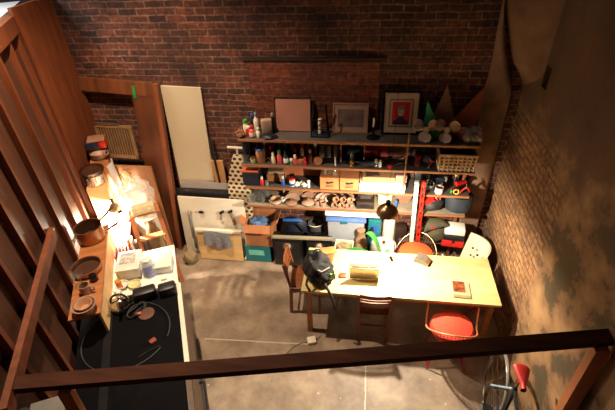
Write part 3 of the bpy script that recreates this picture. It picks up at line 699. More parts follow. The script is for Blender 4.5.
obj('window', B().box((0, .0, .122), (.13, .05, .012), rot=(.3, 0, 0)), mat('smoked window', '#4c4844', .15), t)
obj('front_slot', B().box((0, -.095, .05), (.15, .006, .045)), black, t, False)
t = thing('pail', 'white pail with pale yellow rim next to the dark player', 'pail', (sx[4](387.5), 4.36, Z4))
obj('body', B().lathe([(.085, 0), (.1, .16), (.108, .16), (.108, .175), (.095, .175), (.08, .01)], n=24), cream, t)
obj('handle', B().tube([(.1*math.cos(a), -.02-.06*math.sin(a), .16-.05*math.sin(a)) for a in [i*PI/10 for i in range(11)]], .004), steel, t)
t = thing('egg_bowl', 'clear bowl holding brown eggs in front of white pail', 'bowl', (sx[4](389.5), 4.225, Z4))
obj('bowl_wall', B().lathe([(.03, 0), (.07, .045), (.066, .045), (.027, .006)]), offw, t)
for k, (x, y) in enumerate(((-.02, 0), (.025, .01), (.0, -.025), (.005, .03))):
    tag(obj('egg', B().lathe([(.001, -.024), (.014, -.016), (.019, 0), (.014, .018), (.001, .027)]), mat('brown egg', '#c8855c', .5), None, True, (sx[4](389.5)+x, 4.225+y, Z4+.035), (1.2, .3*k, k)),
        ['brown egg at left in the clear bowl', 'brown egg at right in the clear bowl', 'brown egg at front in the clear bowl', 'brown egg at back in the clear bowl'][k], 'egg', 'eggs in the bowl')
bottle('slim blue bottle between pail and round board', blue, blue, (sx[4](398.2), 4.23, Z4), .013, .1)
one('round_board', 'round brown wooden board leaning on the fourth shelf', 'board', B().cyl((0, 0, .1), (0, .018, .1), .1, n=32), mat('brown round board', '#7a4f38', .6, 0, .2, 3, WX), sp(4, 406, 4.36), rot=(-.35, 0, 0))
t = thing('shopping_bag', 'dark grey bag stuffed with red cloth on right fourth shelf', 'bag', sp(4, 430, 4.30))
obj('bag_body', B().blob((0, 0, .10), (.16, .14, .11), 21, .12), bagdark, t)
obj('red_cloth', B().blob((-.04, -.08, .17), (.09, .06, .055), 22, .3, 3, 4), red, t)
obj('red_cloth', B().blob((.08, -.02, .18), (.04, .05, .045), 25, .3, 3, 4), red, t)
t = thing('tote_bag', 'blue grey tote bag with open dark mouth at right end of shelving', 'bag', sp(4, 457.5, 4.30))
obj('bag_body', B().lathe([(.12, 0), (.15, .02), (.165, .12), (.15, .22), (.135, .22), (.14, .12), (.12, .03)], sx=1., sy=.8, n=24), bagblue, t)
obj('contents', B().blob((0, 0, .17), (.115, .09, .035), 31, .25, 3, 5), mat('brown contents', '#6d4a38', .8, 0, .5, 20), t)
one('toy', 'red plastic knob lying in the blue grey tote bag', 'toy', B().blob((0, 0, .02), (.03, .025, .03), 15, .2), red, (sx[4](455), 4.27, Z4+.195))
# ---- below the shelves
one('plastic_board', 'long white panel hung flat under the fourth shelf', 'panel', B().box((0, 0, 0), (.86, .05, .055), bev=.004), white, (-.03, 4.165, .893), smooth=False)
t = thing('storage_tote', 'clear storage tote with blue lid under the shelves', 'tote', (-.20, 4.35, 0))
obj('body', B().box((0, 0, .36), (.48, .28, .72), bev=.02, taper=.9), tote_m, t)
obj('lid', B().box((0, 0, .745), (.52, .31, .05), bev=.012), mat('blue tote lid', '#5c7cc0', .4), t)
obj('latch', B().box((-.02, -.158, .725), (.08, .012, .035)), teal, t)
t = thing('waste_bin', 'cream square bin holding crumpled brown paper, before the clear tote', 'bin', (-.21, 4.0, .0), -.08)
obj('body', open_box(B(), .22, .2, .50, .008), cream, t, False)
obj('rim', B().tube([(-.11, -.10, .5), (.11, -.10, .5), (.11, .10, .5), (-.11, .10, .5)], .012, closed=True), cream, t)
one('crumpled_paper', 'crumpled brown paper inside the cream bin', 'paper', B().blob((0, 0, .05), (.095, .075, .05), 41, .3, 3, 4), khaki, (-.21, 4.0, .42))
t = thing('rubbish_sack', 'light brown cloth sack slumped beside the cream bin', 'sack', (.0, 4.12, 0))
obj('body', B().blob((0, 0, .3), (.085, .10, .33), 44, .06), tanc, t)
obj('neck', B().lathe([(.07, .52), (.04, .6), (.055, .68), (.02, .69)]), tanc, t)
t = thing('duffel_bag', 'dark blue duffel bag behind black speaker cabinets', 'bag', (-.92, 4.40, 0))
obj('body', B().blob((0, 0, .30), (.19, .095, .32), 51, .1), mat('dark navy nylon', '#141a2c', .6, 0, .3, 15), t)
obj('strap', B().tube([(-.14, -.08, .42), (-.08, -.1, .56), (.06, -.1, .58), (.14, -.08, .44)], .016), black, t)
obj('patch', B().box((0, -.09, .62), (.26, .04, .05), rot=(.6, 0, .05), bev=.01), blue, t)
t = thing('bucket', 'grey plastic bucket leaning behind the second black cabinet', 'bucket', (-.63, 4.41, 0), rot=(0, 0, 0))
obj('wall', B().lathe([(.085, 0), (.095, .50), (.1, .50), (.1, .52), (.09, .52), (.08, .01)], n=24), mat('dark grey bucket', '#4c4846', .5), t)
obj('handle', B().tube([(.095*math.cos(a), -.09*math.sin(a), .50+.02*math.sin(a)) for a in [i*PI/12 for i in range(13)]], .008), offw, t)
def speaker(label, x, w, dial, loc):
    t = thing('speaker_cabinet', label, 'speaker', loc)
    h = .465
    obj('cabinet', B().box((0, 0, h/2), (w, .18, h), bev=.008), blackg, t)
    obj('grille', B().box((0, -.092, h*.5), (w*.84, .008, h*.82)), black, t)
    obj('dial', B().cyl((0, -.095, h*.78), (0, -.125, h*.78), .045, .035, 24), mat('grey dial', '#9a948c', .5, .2), t)
    obj('dial_ring', B().tube([(.06*math.cos(a), -.098, h*.78+.06*math.sin(a)) for a in [i*PI/14 for i in range(28)]], .005, 6, True), dial, t)
    if w > .35:
        for k in range(4): obj('jack', B().cyl((-w*.36, -.095, .1+k*.065), (-w*.36, -.102, .1+k*.065), .008), mat('dull red jack', '#6a1a18', .5), t)
    return t
speaker('wide black speaker cabinet with chrome dial and row of jacks', 0, .40, chrome, (-.965, 4.17, 0))
speaker('narrower black speaker cabinet with brass dial beside the wide one', 0, .34, brass, (-.545, 4.20, 0))
one('plank', 'weathered grey plank lying across both black speaker cabinets', 'plank', B().box((0, -.095, .02), (.82, .05, .03), bev=.003), mat('weathered plank', '#8b8068', .7, 0, .2, 3, WX), (-.775, 4.215, .4665), .03, smooth=False)
t = thing('crate', 'flat teal printed carton on the floor under brown box', 'box', (-1.40, 4.285, 0))
obj('body', B().box((0, 0, .14), (.36, .34, .28), bev=.005), teal, t, False)
obj('printed_label', B().box((-.02, -.171, .17), (.22, .004, .09)), mat('pale teal', '#6fc0b4', .6), t, False)
t = thing('cardboard_box', 'large open brown cardboard box on the teal carton', 'box', (-1.36, 4.28, .281))
obj('body', open_box(B(), .36, .32, .36), card, t, False)
obj('flap', B().box((0, -.20, .34), (.35, .11, .006), rot=(.9, 0, 0)), card, t, False)
obj('flap', B().box((0, .185, .39), (.35, .006, .1), rot=(-.3, 0, 0)), card, t, False)
obj('flap', B().box((-.215, 0, .385), (.11, .31, .006), rot=(0, .8, 0)), card, t, False)
obj('flap', B().box((.225, 0, .385), (.12, .31, .006), rot=(0, -.7, 0)), card, t, False)
one('cloth', 'crumpled blue cloth inside the open brown cardboard box', 'cloth', B().blob((0, 0, .07), (.13, .11, .08), 61, .3, 3, 4), mat('blue cloth', '#4c6c96', .8, 0, .4, 16), (-1.36, 4.28, .5))
# bottles and cans on the floor, centre
t = thing('jerrycan', 'teal plastic jerrycan with white cap under the shelves', 'can', (.17, 4.34, .0))
obj('body', B().box((0, 0, .37), (.17, .18, .74), bev=.03), teal, t)
obj('cap', B().cyl((.03, 0, .74), (.03, 0, .77), .028), white, t)
obj('label_patch', B().box((0, -.091, .6), (.09, .004, .12)), blue, t)
bottle('tall dark teal bottle beside the cloth sack', mat('dark teal bottle', '#124448', .2), black, (.135, 4.18, 0), .045, .62, .018, .05)
t = thing('wrapped_bucket', 'white bucket wrapped in shiny clear plastic behind the table', 'bucket', (.29, 4.04, 0))
obj('wall', B().lathe([(.12, 0), (.14, .48), (.15, .48), (.15, .5), (.13, .5), (.11, .02)], n=24), white, t)
obj('plastic_wrap', B().lathe([(.135, .02), (.16, .2), (.145, .3), (.165, .42), (.16, .53), (.1, .56), (.05, .55)], n=14), film, t)
obj('knob', B().cyl((0, 0, .55), (0, 0, .575), .02), brass, t)
one('box', 'dark box standing between wrapped bucket and steel post', 'box', B().box((0, 0, .32), (.15, .12, .64), bev=.01), mat('dark brown case', '#2e211c', .35), (.50, 4.32, 0), .2)
jar('stack of clear plastic tubs behind the bronze lamp', offw, white, (.36, 4.34, 0), .08, .72, name='plastic_tub', cat='tub')
t = thing('white_post', 'white painted post leaning upright before the shelving', 'post', (.655, 4.12, 0), rot=(.0, -.035, 0))
obj('shaft', B().box((0, 0, .72), (.045, .05, 1.44), bev=.003), mat('white painted steel', '#d5cfc0', .4), t, False)
t = thing('perforated_post', 'red perforated steel post standing beside white post', 'post', (.73, 4.12, 0), rot=(0, -.035, 0))
pp = B()
for s_ in (-1, 1): pp.box((s_*.017, 0, .72), (.010, .036, 1.44))
for k in range(13): pp.box((0, 0, .02+k*.117), (.03, .032, .05))
obj('ladder_frame', pp, redpaint, t, False)
t = thing('canvas_bag', 'olive green canvas bag with red tag under the right shelves', 'bag', (.93, 4.27, .46))
obj('body', B().blob((0, 0, .16), (.18, .12, .17), 71, .1), olive, t)
obj('tag', B().box((-.06, -.11, .26), (.05, .02, .1), rot=(.4, .2, 0), bev=.005), red, t)
obj('strap', B().tube([(-.16, -.06, .1), (-.1, -.13, .26), (.05, -.12, .32)], .012), rubber, t)
t = thing('toolbox', 'white lidded toolbox with red base under the right shelves', 'toolbox', (1.16, 4.24, .46), -.1)
obj('base', B().box((0, 0, .05), (.26, .2, .1), bev=.01), red, t)
obj('tray', B().box((0, 0, .13), (.25, .19, .06), bev=.006), black, t)
obj('lid', B().box((0, .02, .21), (.25, .17, .09), bev=.012), white, t)
obj('latch', B().box((0, -.102, .09), (.03, .01, .04)), black, t, False)
# cream moulded chair with round holes in its back, firewood beside
t = thing('moulded_chair', 'cream moulded chair with rivet holes, against the right wall', 'chair', (1.26, 3.92, 0), .25)
t.scale = (1.05, 1.05, .97)
def shellf(u, v):
    a = -1.0+2.*u; r = .20
    z = .30+.42*v
    return (.18-.02*(v)-.12*a*a+.10*v, a*.20*(1+.05*v), z)
obj('backrest', B().grid(shellf, 12, 8, .018), cream, t)
obj('seat', B().box((-.02, 0, .30), (.36, .36, .03), bev=.012), cream, t)
obj('side_panel', B().box((-.17, 0, .36), (.02, .34, .16), bev=.006, rot=(0, -.25, 0)), cream, t)
for z in (.48, .60): 
    for y in (-.06, .06): obj('rivet', B().cyl((.115+.04*(z-.48), y, z), (.10+.04*(z-.48), y, z), .012), darkmet, t)
for x in (-.15, .14):
    for y in (-.14, .14): obj('leg', B().cyl((x, y, 0), (x*.9, y*.9, .29), .014), steel, t)
for k in range(5):
    a = .35*k
    one('firewood_log', ['split log on cream chair, nearest the post', 'split log lying crosswise on cream chair', 'split log on top of the cream chair pile', 'split log at back of the cream chair', 'thin split log at front of the cream chair'][k], 'log',
        B().bar((-.13, 0, .0), (.12, .0, .015), .05, .045), mat('dark bark', '#3a2a20', .9, 0, .5, 8), (1.19+.02*(k % 2), 3.83+.055*(k % 4), .333+.05*(k//3)), .9-a, group='firewood on the chair', smooth=False)
# ------------------------------------------------------------------ table and what is on it
TX0, TX1, TY0, TY1, TZ = -.604, 1.43, 2.98, 3.66, .745
t = thing('work_table', 'long pale plywood worktable lit by the hanging lamp', 'table', ((TX0+TX1)/2, (TY0+TY1)/2, 0))
w_, d_ = TX1-TX0, TY1-TY0
obj('tabletop', B().box((0, 0, TZ-.016), (w_, d_, .032), bev=.004), tabm, t, False)
ap = B()
for s_ in (-1, 1):
    ap.box((0, s_*(d_/2-.07), TZ-.075), (w_-.16, .022, .085)); ap.box((s_*(w_/2-.075), 0, TZ-.075), (.022, d_-.16, .085))
obj('apron', ap, oakx, t, False)
for s_ in (-1, 1):
    for q in (-1, 1): obj('leg', B().box((s_*(w_/2-.07), q*(d_/2-.07), (TZ-.033)/2), (.055, .055, TZ-.033)), oakx, t, False)
obj('brace', B().bar((w_/2-.09, -d_/2+.06, .69), (w_/2-.45, -d_/2+.06, .35), .02, .05), oldwood, t, False)
# laptop facing the far side
t = thing('laptop', 'open silver laptop with its back to the front, on worktable', 'laptop', (.055, 3.21, TZ), .03)
obj('base', B().box((0, .11, .008), (.31, .22, .014), bev=.004), mat('aluminium', '#b9a68c', .35, .7, .06), t)
obj('keyboard', B().box((0, .12, .0155), (.26, .1, .002)), black, t, False)
ld = obj('lid', B().box((0, 0, .1), (.31, .008, .205), bev=.003), mat('aluminium', '#b9a68c', .35, .7, .06), t, True, (0, -.004, .014), (.22, 0, 0))
obj('screen', B().box((0, .0048, .1), (.285, .001, .18)), mat('dark screen', '#22262c', .1), ld, False)
obj('emblem', B().cyl((0, -.0042, .11), (0, -.0052, .11), .014), mat('pale emblem', '#d8c8b0', .3), ld)
t = thing('power_adapter', 'small orange lit power adapter with cord beside laptop', 'adapter', (-.175, 3.23, TZ), .1)
obj('brick', B().box((0, 0, .014), (.075, .07, .028), bev=.007), mat('coral adapter', '#c04428', .5), t)
obj('cord', B().tube([(-.035, .0, .01), (-.09, -.05, .006), (-.13, .0, .006), (-.15, .08, .006)], .004), rubber, t)
one('phone', 'black phone lying flat near the back edge of worktable', 'phone', B().box((0, 0, .005), (.035, .085, .009), bev=.003), blackg, (.355, 3.55, TZ), .3)
t = thing('tape_dispenser', 'grey wedge shaped dispenser at back of worktable', 'dispenser', (.70, 3.54, TZ), -.45)
obj('body', B().prism([(-.085, 0), (.085, 0), (.085, .035), (.03, .075), (-.07, .075), (-.085, .03)], .1), mat('warm grey case', '#5d564c', .4), t)
obj('front_plate', B().box((.06, 0, .05), (.055, .09, .01), rot=(0, .63, 0)), mat('brown plate', '#7a5236', .5), t)
one('paper_sheet', 'large white paper sheet lying on middle of worktable', 'paper', B().box((0, 0, .004), (.26, .30, .008)), paper, (.48, 3.20, TZ), .16, smooth=False)
one('paper_sheet', 'second white sheet partly under the large one, nearer the lamp', 'paper', B().box((0, 0, .0005), (.21, .29, .001)), mat('white paper b', '#eee9dc', .7, 0, .03), (.36, 3.35, TZ), -.05, smooth=False)
t = thing('magazine', 'grey magazine with orange photo cover at right of worktable', 'magazine', (1.06, 3.155, TZ), -.05)
obj('pages', B().box((0, 0, .007), (.175, .235, .012)), mat('grey cover', '#a8987c', .5, 0, .05), t, False)
obj('cover_photo', B().box((-.02, .03, .0136), (.12, .15, .0014)), mat('orange photo print', '#7a3c20', .5, 0, .95, 26), t, False)
obj('cover_band', B().box((0, -.1, .0136), (.175, .03, .0014)), mat('olive band', '#8a7a4a', .5), t, False)
# backpack on the table's left end
t = thing('rucksack', 'black rucksack slumped on the left end of worktable', 'backpack', (-.44, 3.19, TZ), .35)
bb = B().blob((0, 0, .155), (.15, .19, .165), 81, .16, 4, 4)
obj('body', bb, mat('black nylon', '#151413', .95, 0, .5, 18, bump=.5), t)
obj('front_pocket', B().blob((.03, -.13, .12), (.11, .07, .10), 82, .18, 4, 4), mat('black nylon', '#17181b', .6), t)
obj('top_loop', B().tube([(-.03, .05, .31), (-.01, .06, .36), (.03, .05, .36), (.05, .04, .31)], .009), rubber, t)
obj('strap', B().tube([(.02, -.2, .10), (.06, -.28, .02), (.09, -.31, -.10), (.1, -.3, -.22)], [.016, .016, .012, .008]), rubber, t)
obj('strap', B().tube([(-.13, -.12, .2), (-.17, -.18, .12), (-.14, -.2, .03)], .014), rubber, t)
obj('zip_pull', B().box((.1, -.17, .18), (.02, .02, .03)), mat('bright green tag', '#6fc23a', .5), t)
obj('side_webbing', B().tube([(-.08, -.12, .28), (0, -.17, .25), (.09, -.14, .26)], .008), grey, t)
t = thing('paper_bag', 'crumpled orange brown paper bag behind the rucksack', 'bag', (-.37, 3.44, TZ), .4)
obj('sack', B().box((0, 0, .085), (.15, .10, .17), bev=.02, taper=.92, rot=(0, .12, .1)), mat('orange kraft', '#b5622c', .8, 0, .25, 9, bump=.5), t)
obj('folded_lip', B().box((.02, 0, .165), (.17, .11, .02), bev=.008, rot=(0, .2, .1)), mat('orange kraft', '#b5622c', .8), t)
# ------------------------------------------------------------------ hanging lamp
t = thing('pendant_lamp', 'bronze dome lamp hanging on a cord above the worktable', 'lamp', (.245, 3.32, 1.62))
obj('shade', B().lathe([(.108, -.045), (.105, -.02), (.09, .015), (.055, .045), (.03, .055), (.026, .06), (.02, .052), (.05, .037), (.084, .01), (.099, -.02), (.103, -.045)], n=32, loop=True), bronze, t)
obj('socket', B().lathe([(.024, .05), (.024, .1), (.012, .11)]), darkmet, t)
obj('cord', B().cyl((0, 0, .1), (0, 0, 3.84), .0022, n=6), darkmet, t)
obj('bulb', B().lathe([(.001, -.012), (.018, -.006), (.024, .01), (.014, .03), (.012, .05)]), mat('lamp bulb', '#ffdca8', .4, emit=12.), t)
# ------------------------------------------------------------------ chairs
def wood_chair(label, loc, rz):
    t = thing('dining_chair', label, 'chair', loc, rz)     # faces +y in its own frame
    obj('seat', B().box((0, 0, .445), (.38, .38, .022), bev=.008), chairwood, t)
    for s_ in (-1, 1):
        obj('leg', B().bar((s_*.165, .16, 0), (s_*.165, .16, .435), .032), chairwood, t, False)
        obj('leg', B().bar((s_*.16, -.19, 0), (s_*.165, -.17, .44), .032).bar((s_*.165, -.17, .435), (s_*.175, -.235, .81), .03), chairwood, t, False)
    for z, hh in ((.775, .055), (.715, .028), (.665, .028), (.61, .028)):
        yy = -.17-.065*(z-.44)/.4
        pts = [(-.172+.344*i/8, yy-.02*math.sin(PI*i/8), z) for i in range(9)]
        sl = B()
        for a_, b_ in zip(pts, pts[1:]): sl.bar(a_, b_, hh, .014, up=(0, 1, 0))
        obj('back_slat', sl, chairwood, t, False)
    obj('stretcher', B().bar((-.16, .16, .2), (.16, .16, .2), .018, .025).bar((-.16, -.18, .25), (.16, -.18, .25), .018, .025), chairwood, t, False)
    for s_ in (-1, 1): obj('seat_rail', B().bar((s_*.165, -.17, .41), (s_*.165, .16, .41), .02, .045), chairwood, t, False)
    return t
wood_chair('brown slat back chair pushed under the front of worktable', (.175, 3.17, 0), .02)
wood_chair('brown slat back chair at left end of worktable by the rucksack', (-.62, 3.46, 0), -PI/2+.06)
def wire_chair(label, loc, rz, cm, wm):
    t = thing('wire_chair', label, 'chair', loc, rz)       # faces +y, back on the -y side
    def sf(u, v):
        a = -PI/2+(u-.5)*PI*1.06; r = .10+.15*v
        rise = max(0., -math.sin(a))
        return (r*math.cos(a)*1.0, r*math.sin(a)*.95, .40+.05*v+.19*(v**2.2)*(rise**1.2)+.03*v*v)
    wb = B()
    for i in range(23): wb.tube([sf(i/22, j/8) for j in range(9)], .0028, 5)
    for j in range(9): wb.tube([sf(i/22, j/8) for i in range(23)], .0028, 5)
    obj('wire_shell', wb, wm, t)
    rim = [sf(i/22, 1) for i in range(23)]
    obj('rim', B().tube([(rim[0][0]-.0, rim[0][1]+.11, .69)]+[(rim[0][0], rim[0][1]+.05, .54)]+rim+[(rim[-1][0], rim[-1][1]+.05, .54), (rim[-1][0]+.0, rim[-1][1]+.11, .69)], .009 if cm is redcush else .006), wm if cm is not redcush else mat('pale orange rod', '#d88a62', .35, .3), t)
    obj('cushion', B().lathe([(.16, .435), (.205, .455), (.218, .495), (.2, .545), (.10, .59), (.002, .597)], n=28, sy=.95), cm, t)
    for s_ in (-1, 1):
        obj('leg', B().tube([(s_*.12, .1, .42), (s_*.19, .17, .01), (s_*.19, -.19, .01), (s_*.12, -.1, .42)], .008), wm, t)
    obj('cross_bar', B().tube([(-.19, -.0, .01), (.19, -.0, .01)], .007), wm, t)
    return t
wire_chair('red wire chair with red round cushion at front of worktable', (.965, 2.86, 0), -.06, redcush, redpaint)
wire_chair('wire chair with orange cushion behind the worktable', (.68, 3.92, 0), PI-.3, mat('orange cushion fabric', '#d9531e', .85, 0, .1, 60), mat('thin brass wire', '#8a6a50', .35, .8))
t = thing('shell_chair', 'green moulded plastic chair behind the worktable', 'chair', (-.06, 3.56, 0), PI-.1)
def gs(u, v):
    x = (u-.5)*.42
    if v < .5: y = .2-.4*(v/.5); z = .43-.03*math.sin(PI*v)+.05*(2*abs(u-.5))**2
    else:
        k = (v-.5)/.5; y = -.2-.06*k+.08*(2*abs(u-.5))**2*k; z = .43+.20*k+.02*(1-(2*abs(u-.5))**2)
    return (x*(1-.1*max(0, v-.6)), y, z)
obj('seat_shell', B().grid(gs, 14, 20, .008), green, t)
for s_ in (-1, 1):
    obj('leg', B().cyl((s_*.12, .12, .42), (s_*.19, .19, 0), .01), steel, t); obj('leg', B().cyl((s_*.12, -.1, .42), (s_*.19, -.2, 0), .01), steel, t)
t = thing('potted_plant', 'broad green leaf plant in pale pot beside the wrapped bucket', 'plant', (.30, 3.77, 0))
obj('pot', B().lathe([(.07, 0), (.095, .4), (.1, .4), (.1, .43), (.085, .43), (.08, .36), (.002, .36)]), offw, t)
def leaf(a, ln, up, w):
    def f(u, v):
        k = v; s_ = (u-.5)*2; wd = w*math.sin(PI*min(1, .08+.92*k))**.8
        r = ln*k; z = .40+up*math.sin(k*PI*.62)-.02*abs(s_)
        return (math.cos(a)*r-math.sin(a)*s_*wd, math.sin(a)*r+math.cos(a)*s_*wd, z+.015*s_*s_)
    return B().grid(f, 6, 12, .003)
for a, ln, up, w in ((2.95, .26, .50, .055), (1.2, .12, .2, .035)): obj('leaf', leaf(a, ln, up, w), mat('leaf green', '#3c8434', .45, 0, .2), t)
# adapter on the floor with cord
t = thing('floor_adapter', 'white square power adapter on the concrete with trailing cord', 'adapter', (-.50, 2.89, 0), .3)
obj('block', B().box((0, 0, .02), (.10, .09, .04), bev=.008), offw, t)
obj('cord', B().tube([(-.05, 0, .012), (-.12, .0, .006), (-.22, -.03, .006), (-.32, -.12, .006), (-.42, -.24, .006), (-.5, -.4, .006)], .005), grey, t)
obj('cord', B().tube([(.05, .0, .012), (.11, .05, .006), (.16, .16, .006), (.15, .3, .006), (.05, .42, .006)], .004), grey, t)
# ------------------------------------------------------------------ bicycle by the right wall
t = thing('bicycle', 'dark bicycle with red saddle leaning on the right wall', 'bicycle', (1.20, 1.96, 0), rot=(0, .13, -.17))   # heads towards -y, leans to +x
def wheel(y, nm='wheel'):
    R = .33
    w = obj(nm, B().tube([(0, y+R*math.cos(a), R+.012+R*math.sin(a)) for a in [i*PI/24 for i in range(48)]], .015, 8, True), mat('grey tyre', '#6e6a66', .7), t)
    obj('rim', B().tube([(0, y+(R-.022)*math.cos(a), R+.012+(R-.022)*math.sin(a)) for a in [i*PI/24 for i in range(48)]], .009, 6, True), steel, w)
    sb = B()
    for k in range(20):
        a = k*PI/10; sb.tube([((.03 if k % 2 else -.03), y+.02*math.cos(a+1), R+.012+.02*math.sin(a+1)), (0, y+(R-.025)*math.cos(a), R+.012+(R-.025)*math.sin(a))], .0016, 4)
    obj('spokes', sb, steel, w)
    obj('hub', B().cyl((-.045, y, R+.012), (.045, y, R+.012), .022), steel, w)
wheel(.40); wheel(-.62)
fm = B(); bb_, st_, hd, hb, rh = (0, -.02, .30), (0, .14, .80), (0, -.43, .82), (0, -.46, .70), (0, .40, .342)
fm.tube([bb_, st_], .016).tube([(0, .12, .76), hd], .016).tube([bb_, hb], .018).tube([hd, hb], .02)
fm.tube([(.03, .40, .342), (.02, -.02, .30)], .010).tube([(-.03, .40, .342), (-.02, -.02, .30)], .010).tube([(.035, .40, .342), (.015, .13, .77)], .009)
obj('frame', fm, mat('dark frame paint', '#1d1f26', .3), t)
obj('seat_stay', B().tube([(-.035, .40, .342), (-.015, .13, .77)], .010), mat('pale blue frame paint', '#9cb8cc', .35), t)
obj('fork', B().tube([(.0, -.46, .70), (.04, -.5, .6), (.045, -.62, .342)], .01).tube([(.0, -.46, .70), (-.04, -.5, .6), (-.045, -.62, .342)], .01), mat('dark frame paint', '#1d1f26', .3), t)
obj('seat_post', B().cyl((0, .14, .79), (0, .16, .90), .013), steel, t)
def sadf(u, v):
    a = 2*PI*u; k = v
    y = .27-.235*k; w = .022+.055*max(0, 1-k*1.25)**.8
    if k < .2: w *= math.sqrt(max(.02, 1-(1-k/.2)**2))
    return (w*math.cos(a), y, .925+.028*math.sin(a)*(1 if k > .1 else .3+7*k)+.012*(1-k))
obj('saddle', B().grid(sadf, 16, 14), mat('red saddle', '#b8281f', .45, 0, .1), t)
obj('handlebar', B().tube([(-.21, -.36, .90), (-.2, -.48, .92), (-.1, -.47, .90), (0, -.43, .89), (.1, -.47, .90), (.2, -.48, .92), (.21, -.36, .90)], .012), steel, t)
obj('stem', B().cyl((0, -.43, .8), (0, -.43, .9), .014), steel, t)
obj('crank', B().cyl((-.055, -.02, .3), (-.065, -.02, .3), .085, n=24).bar((.06, -.02, .3), (.06, -.12, .16), .018, .012).bar((-.07, -.02, .3), (-.07, .08, .44), .018, .012), steel, t)
obj('pedal', B().box((.1, -.125, .155), (.08, .07, .02)), black, t)
obj('pedal', B().box((-.11, .085, .445), (.08, .07, .02)), black, t)
# ------------------------------------------------------------------ left side: counter with stove top, ledge, pots
def lth(name, label, cat, w, u, z, rz=0., group=None):
    return thing(name, label, cat, L(w, u, z), LZ+rz, group)
t = lth('stove', 'large black topped stove with pale sides along the stud wall', 'stove', -.90, 2.40, 0)
obj('body', B().box((0, 0, .43), (.92, 1.9, .86), bev=.008), mat('dark enamel', '#191a20', .4), t)
obj('top_plate', B().box((-.03, -.03, .885), (.90, 1.82, .05), bev=.01), mat('black cooktop', '#0a0a0d', .8, spec=.08), t)
obj('side_trim', B().box((.452, .42, .885), (.04, 1.08, .03)), offw, t, False)
obj('edge_strip', B().box((.452, -.54, .885), (.04, .83, .03)), mat('brown side panel', '#5c4634', .6), t, False)
obj('side_panel', B().box((.466, 0, .60), (.012, 1.88, .5)), mat('brown side panel', '#5c4634', .6), t, False)
obj('panel_seam', B().box((-.22, 0, .912), (.07, 1.6, .006)), mat('grey seam strip', '#1c1a1c', .8, spec=.1), t, False)
obj('handle', B().tube([(.485, -.55, .5), (.53, -.55, .5), (.53, .0, .5), (.485, 0, .5)], .012), black, t)
obj('foot', B().box((.42, .9, .02), (.06, .06, .04)), black, t, False)
t = lth('counter', 'white topped counter crowded with tubs behind the black stove', 'counter', -.92, 3.68, 0)
obj('top', B().box((0, 0, .885), (.94, .64, .03), bev=.004), mat('white counter top', '#efeadd', .4, 0, .04), t, False)
obj('carcass', B().box((-.03, 0, .435), (.86, .6, .87)), offw, t, False)
t = lth('bench', 'bright paper covered bench under the clamp lamp in the corner', 'bench', -1.16, 4.45, 0)
obj('top', B().box((0, 0, .885), (.42, .88, .03), bev=.004), paper, t, False)
for x in (-.17, .17):
    for y in (-.4, .4): obj('leg', B().box((x, y, .435), (.05, .05, .87)), oakx, t, False)
t = lth('wall_ledge', 'narrow orange timber ledge carrying pots beside the studs', 'shelf', -1.235, 3.6, .901)
obj('plank', B().box((0, 0, .275), (.27, 1.34, .025), bev=.003), oakx, t, False)
obj('front_board', B().box((.12, 0, .132), (.02, 1.32, .26)), plyx, t, False)
ZL = 1.19
def pot(label, w, u, z, r, h, m, inner, handle=None, name='saucepan', cat='pan'):
    t = lth(name, label, cat, w, u, z)
    obj('body', B().lathe([(r*.88, 0), (r*.96, .01), (r, h), (r*1.03, h+.004), (r*.96, h+.004), (r*.9, .015)], n=28), m, t)
    obj('inside', B().lathe([(r*.86, .016), (r*.94, h*.96), (r*.93, h*.96), (r*.85, .02)], n=28), inner, t)
    if handle:
        a = handle
        obj('handle', B().tube([(math.cos(a)*r*.98, math.sin(a)*r*.98, h*.86), (math.cos(a)*(r+.08), math.sin(a)*(r+.08), h*.95), (math.cos(a)*(r+.2), math.sin(a)*(r+.2), h+.03)], [.013, .011, .016]), steel, t)
    return t
pan_in = mat('dark pan inside', '#4a2c1c', .5, .3)
pot('large copper saucepan with long steel handle on timber ledge', -1.25, 4.06, ZL, .14, .17, copper, pan_in, .75)
pot('second saucepan nested under the large copper one, handle beside it', -1.25, 4.06, ZL+.018, .1, .02, steel, pan_in, .35)
pot('wide copper frying pan on the ledge between saucepan and mug', -1.255, 3.55, ZL, .14, .06, copper, pan_in, None, 'frying_pan')
t = lth('bench_riser', 'pale wooden box raising stacked pots in the corner', 'box', -1.21, 4.93, .901)
obj('body', B().box((0, 0, .24), (.22, .26, .48), bev=.004), plyx, t, False)
pot('shiny steel pot stacked under dark pan in the corner', -1.21, 4.93, 1.382, .12, .13, chrome, pan_in, None, 'stock_pot', 'pot')
pot('dark frying pan resting on the shiny steel pot', -1.21, 4.93, 1.518, .135, .05, mat('dark seasoned iron', '#3a2418', .4, .6), pan_in, None, 'frying_pan')
t = lth('bench_riser', 'tall brown box behind the stacked pots in corner', 'box', -1.13, 5.18, .901)
obj('body', B().box((0, 0, .34), (.22, .2, .68), bev=.004), oakx, t, False)
t = lth('clay_jug', 'pale clay jug with round dark spout above the pots', 'jug', -1.12, 5.17, 1.582)
obj('body', B().lathe([(.07, 0), (.1, .03), (.11, .09), (.07, .14), (.06, .15)]), clay, t)
obj('spout', B().cyl((.07, -.06, .09), (.11, -.1, .1), .032, .03), clay, t)
obj('spout_hole', B().cyl((.108, -.099, .1), (.112, -.102, .1), .02), black, t)
t = lth('fabric_bundle', 'dark blue and red fabric bundle on top of the clay jug', 'bundle', -1.12, 5.17, 1.734)
obj('bundle', B().box((-.03, 0, .05), (.16, .18, .1), bev=.02), navy, t)
obj('red_end', B().box((.09, 0, .05), (.09, .17, .1), bev=.02), red, t)
obj('top_board', B().box((.03, 0, .11), (.2, .18, .02), bev=.004), clay2, t)
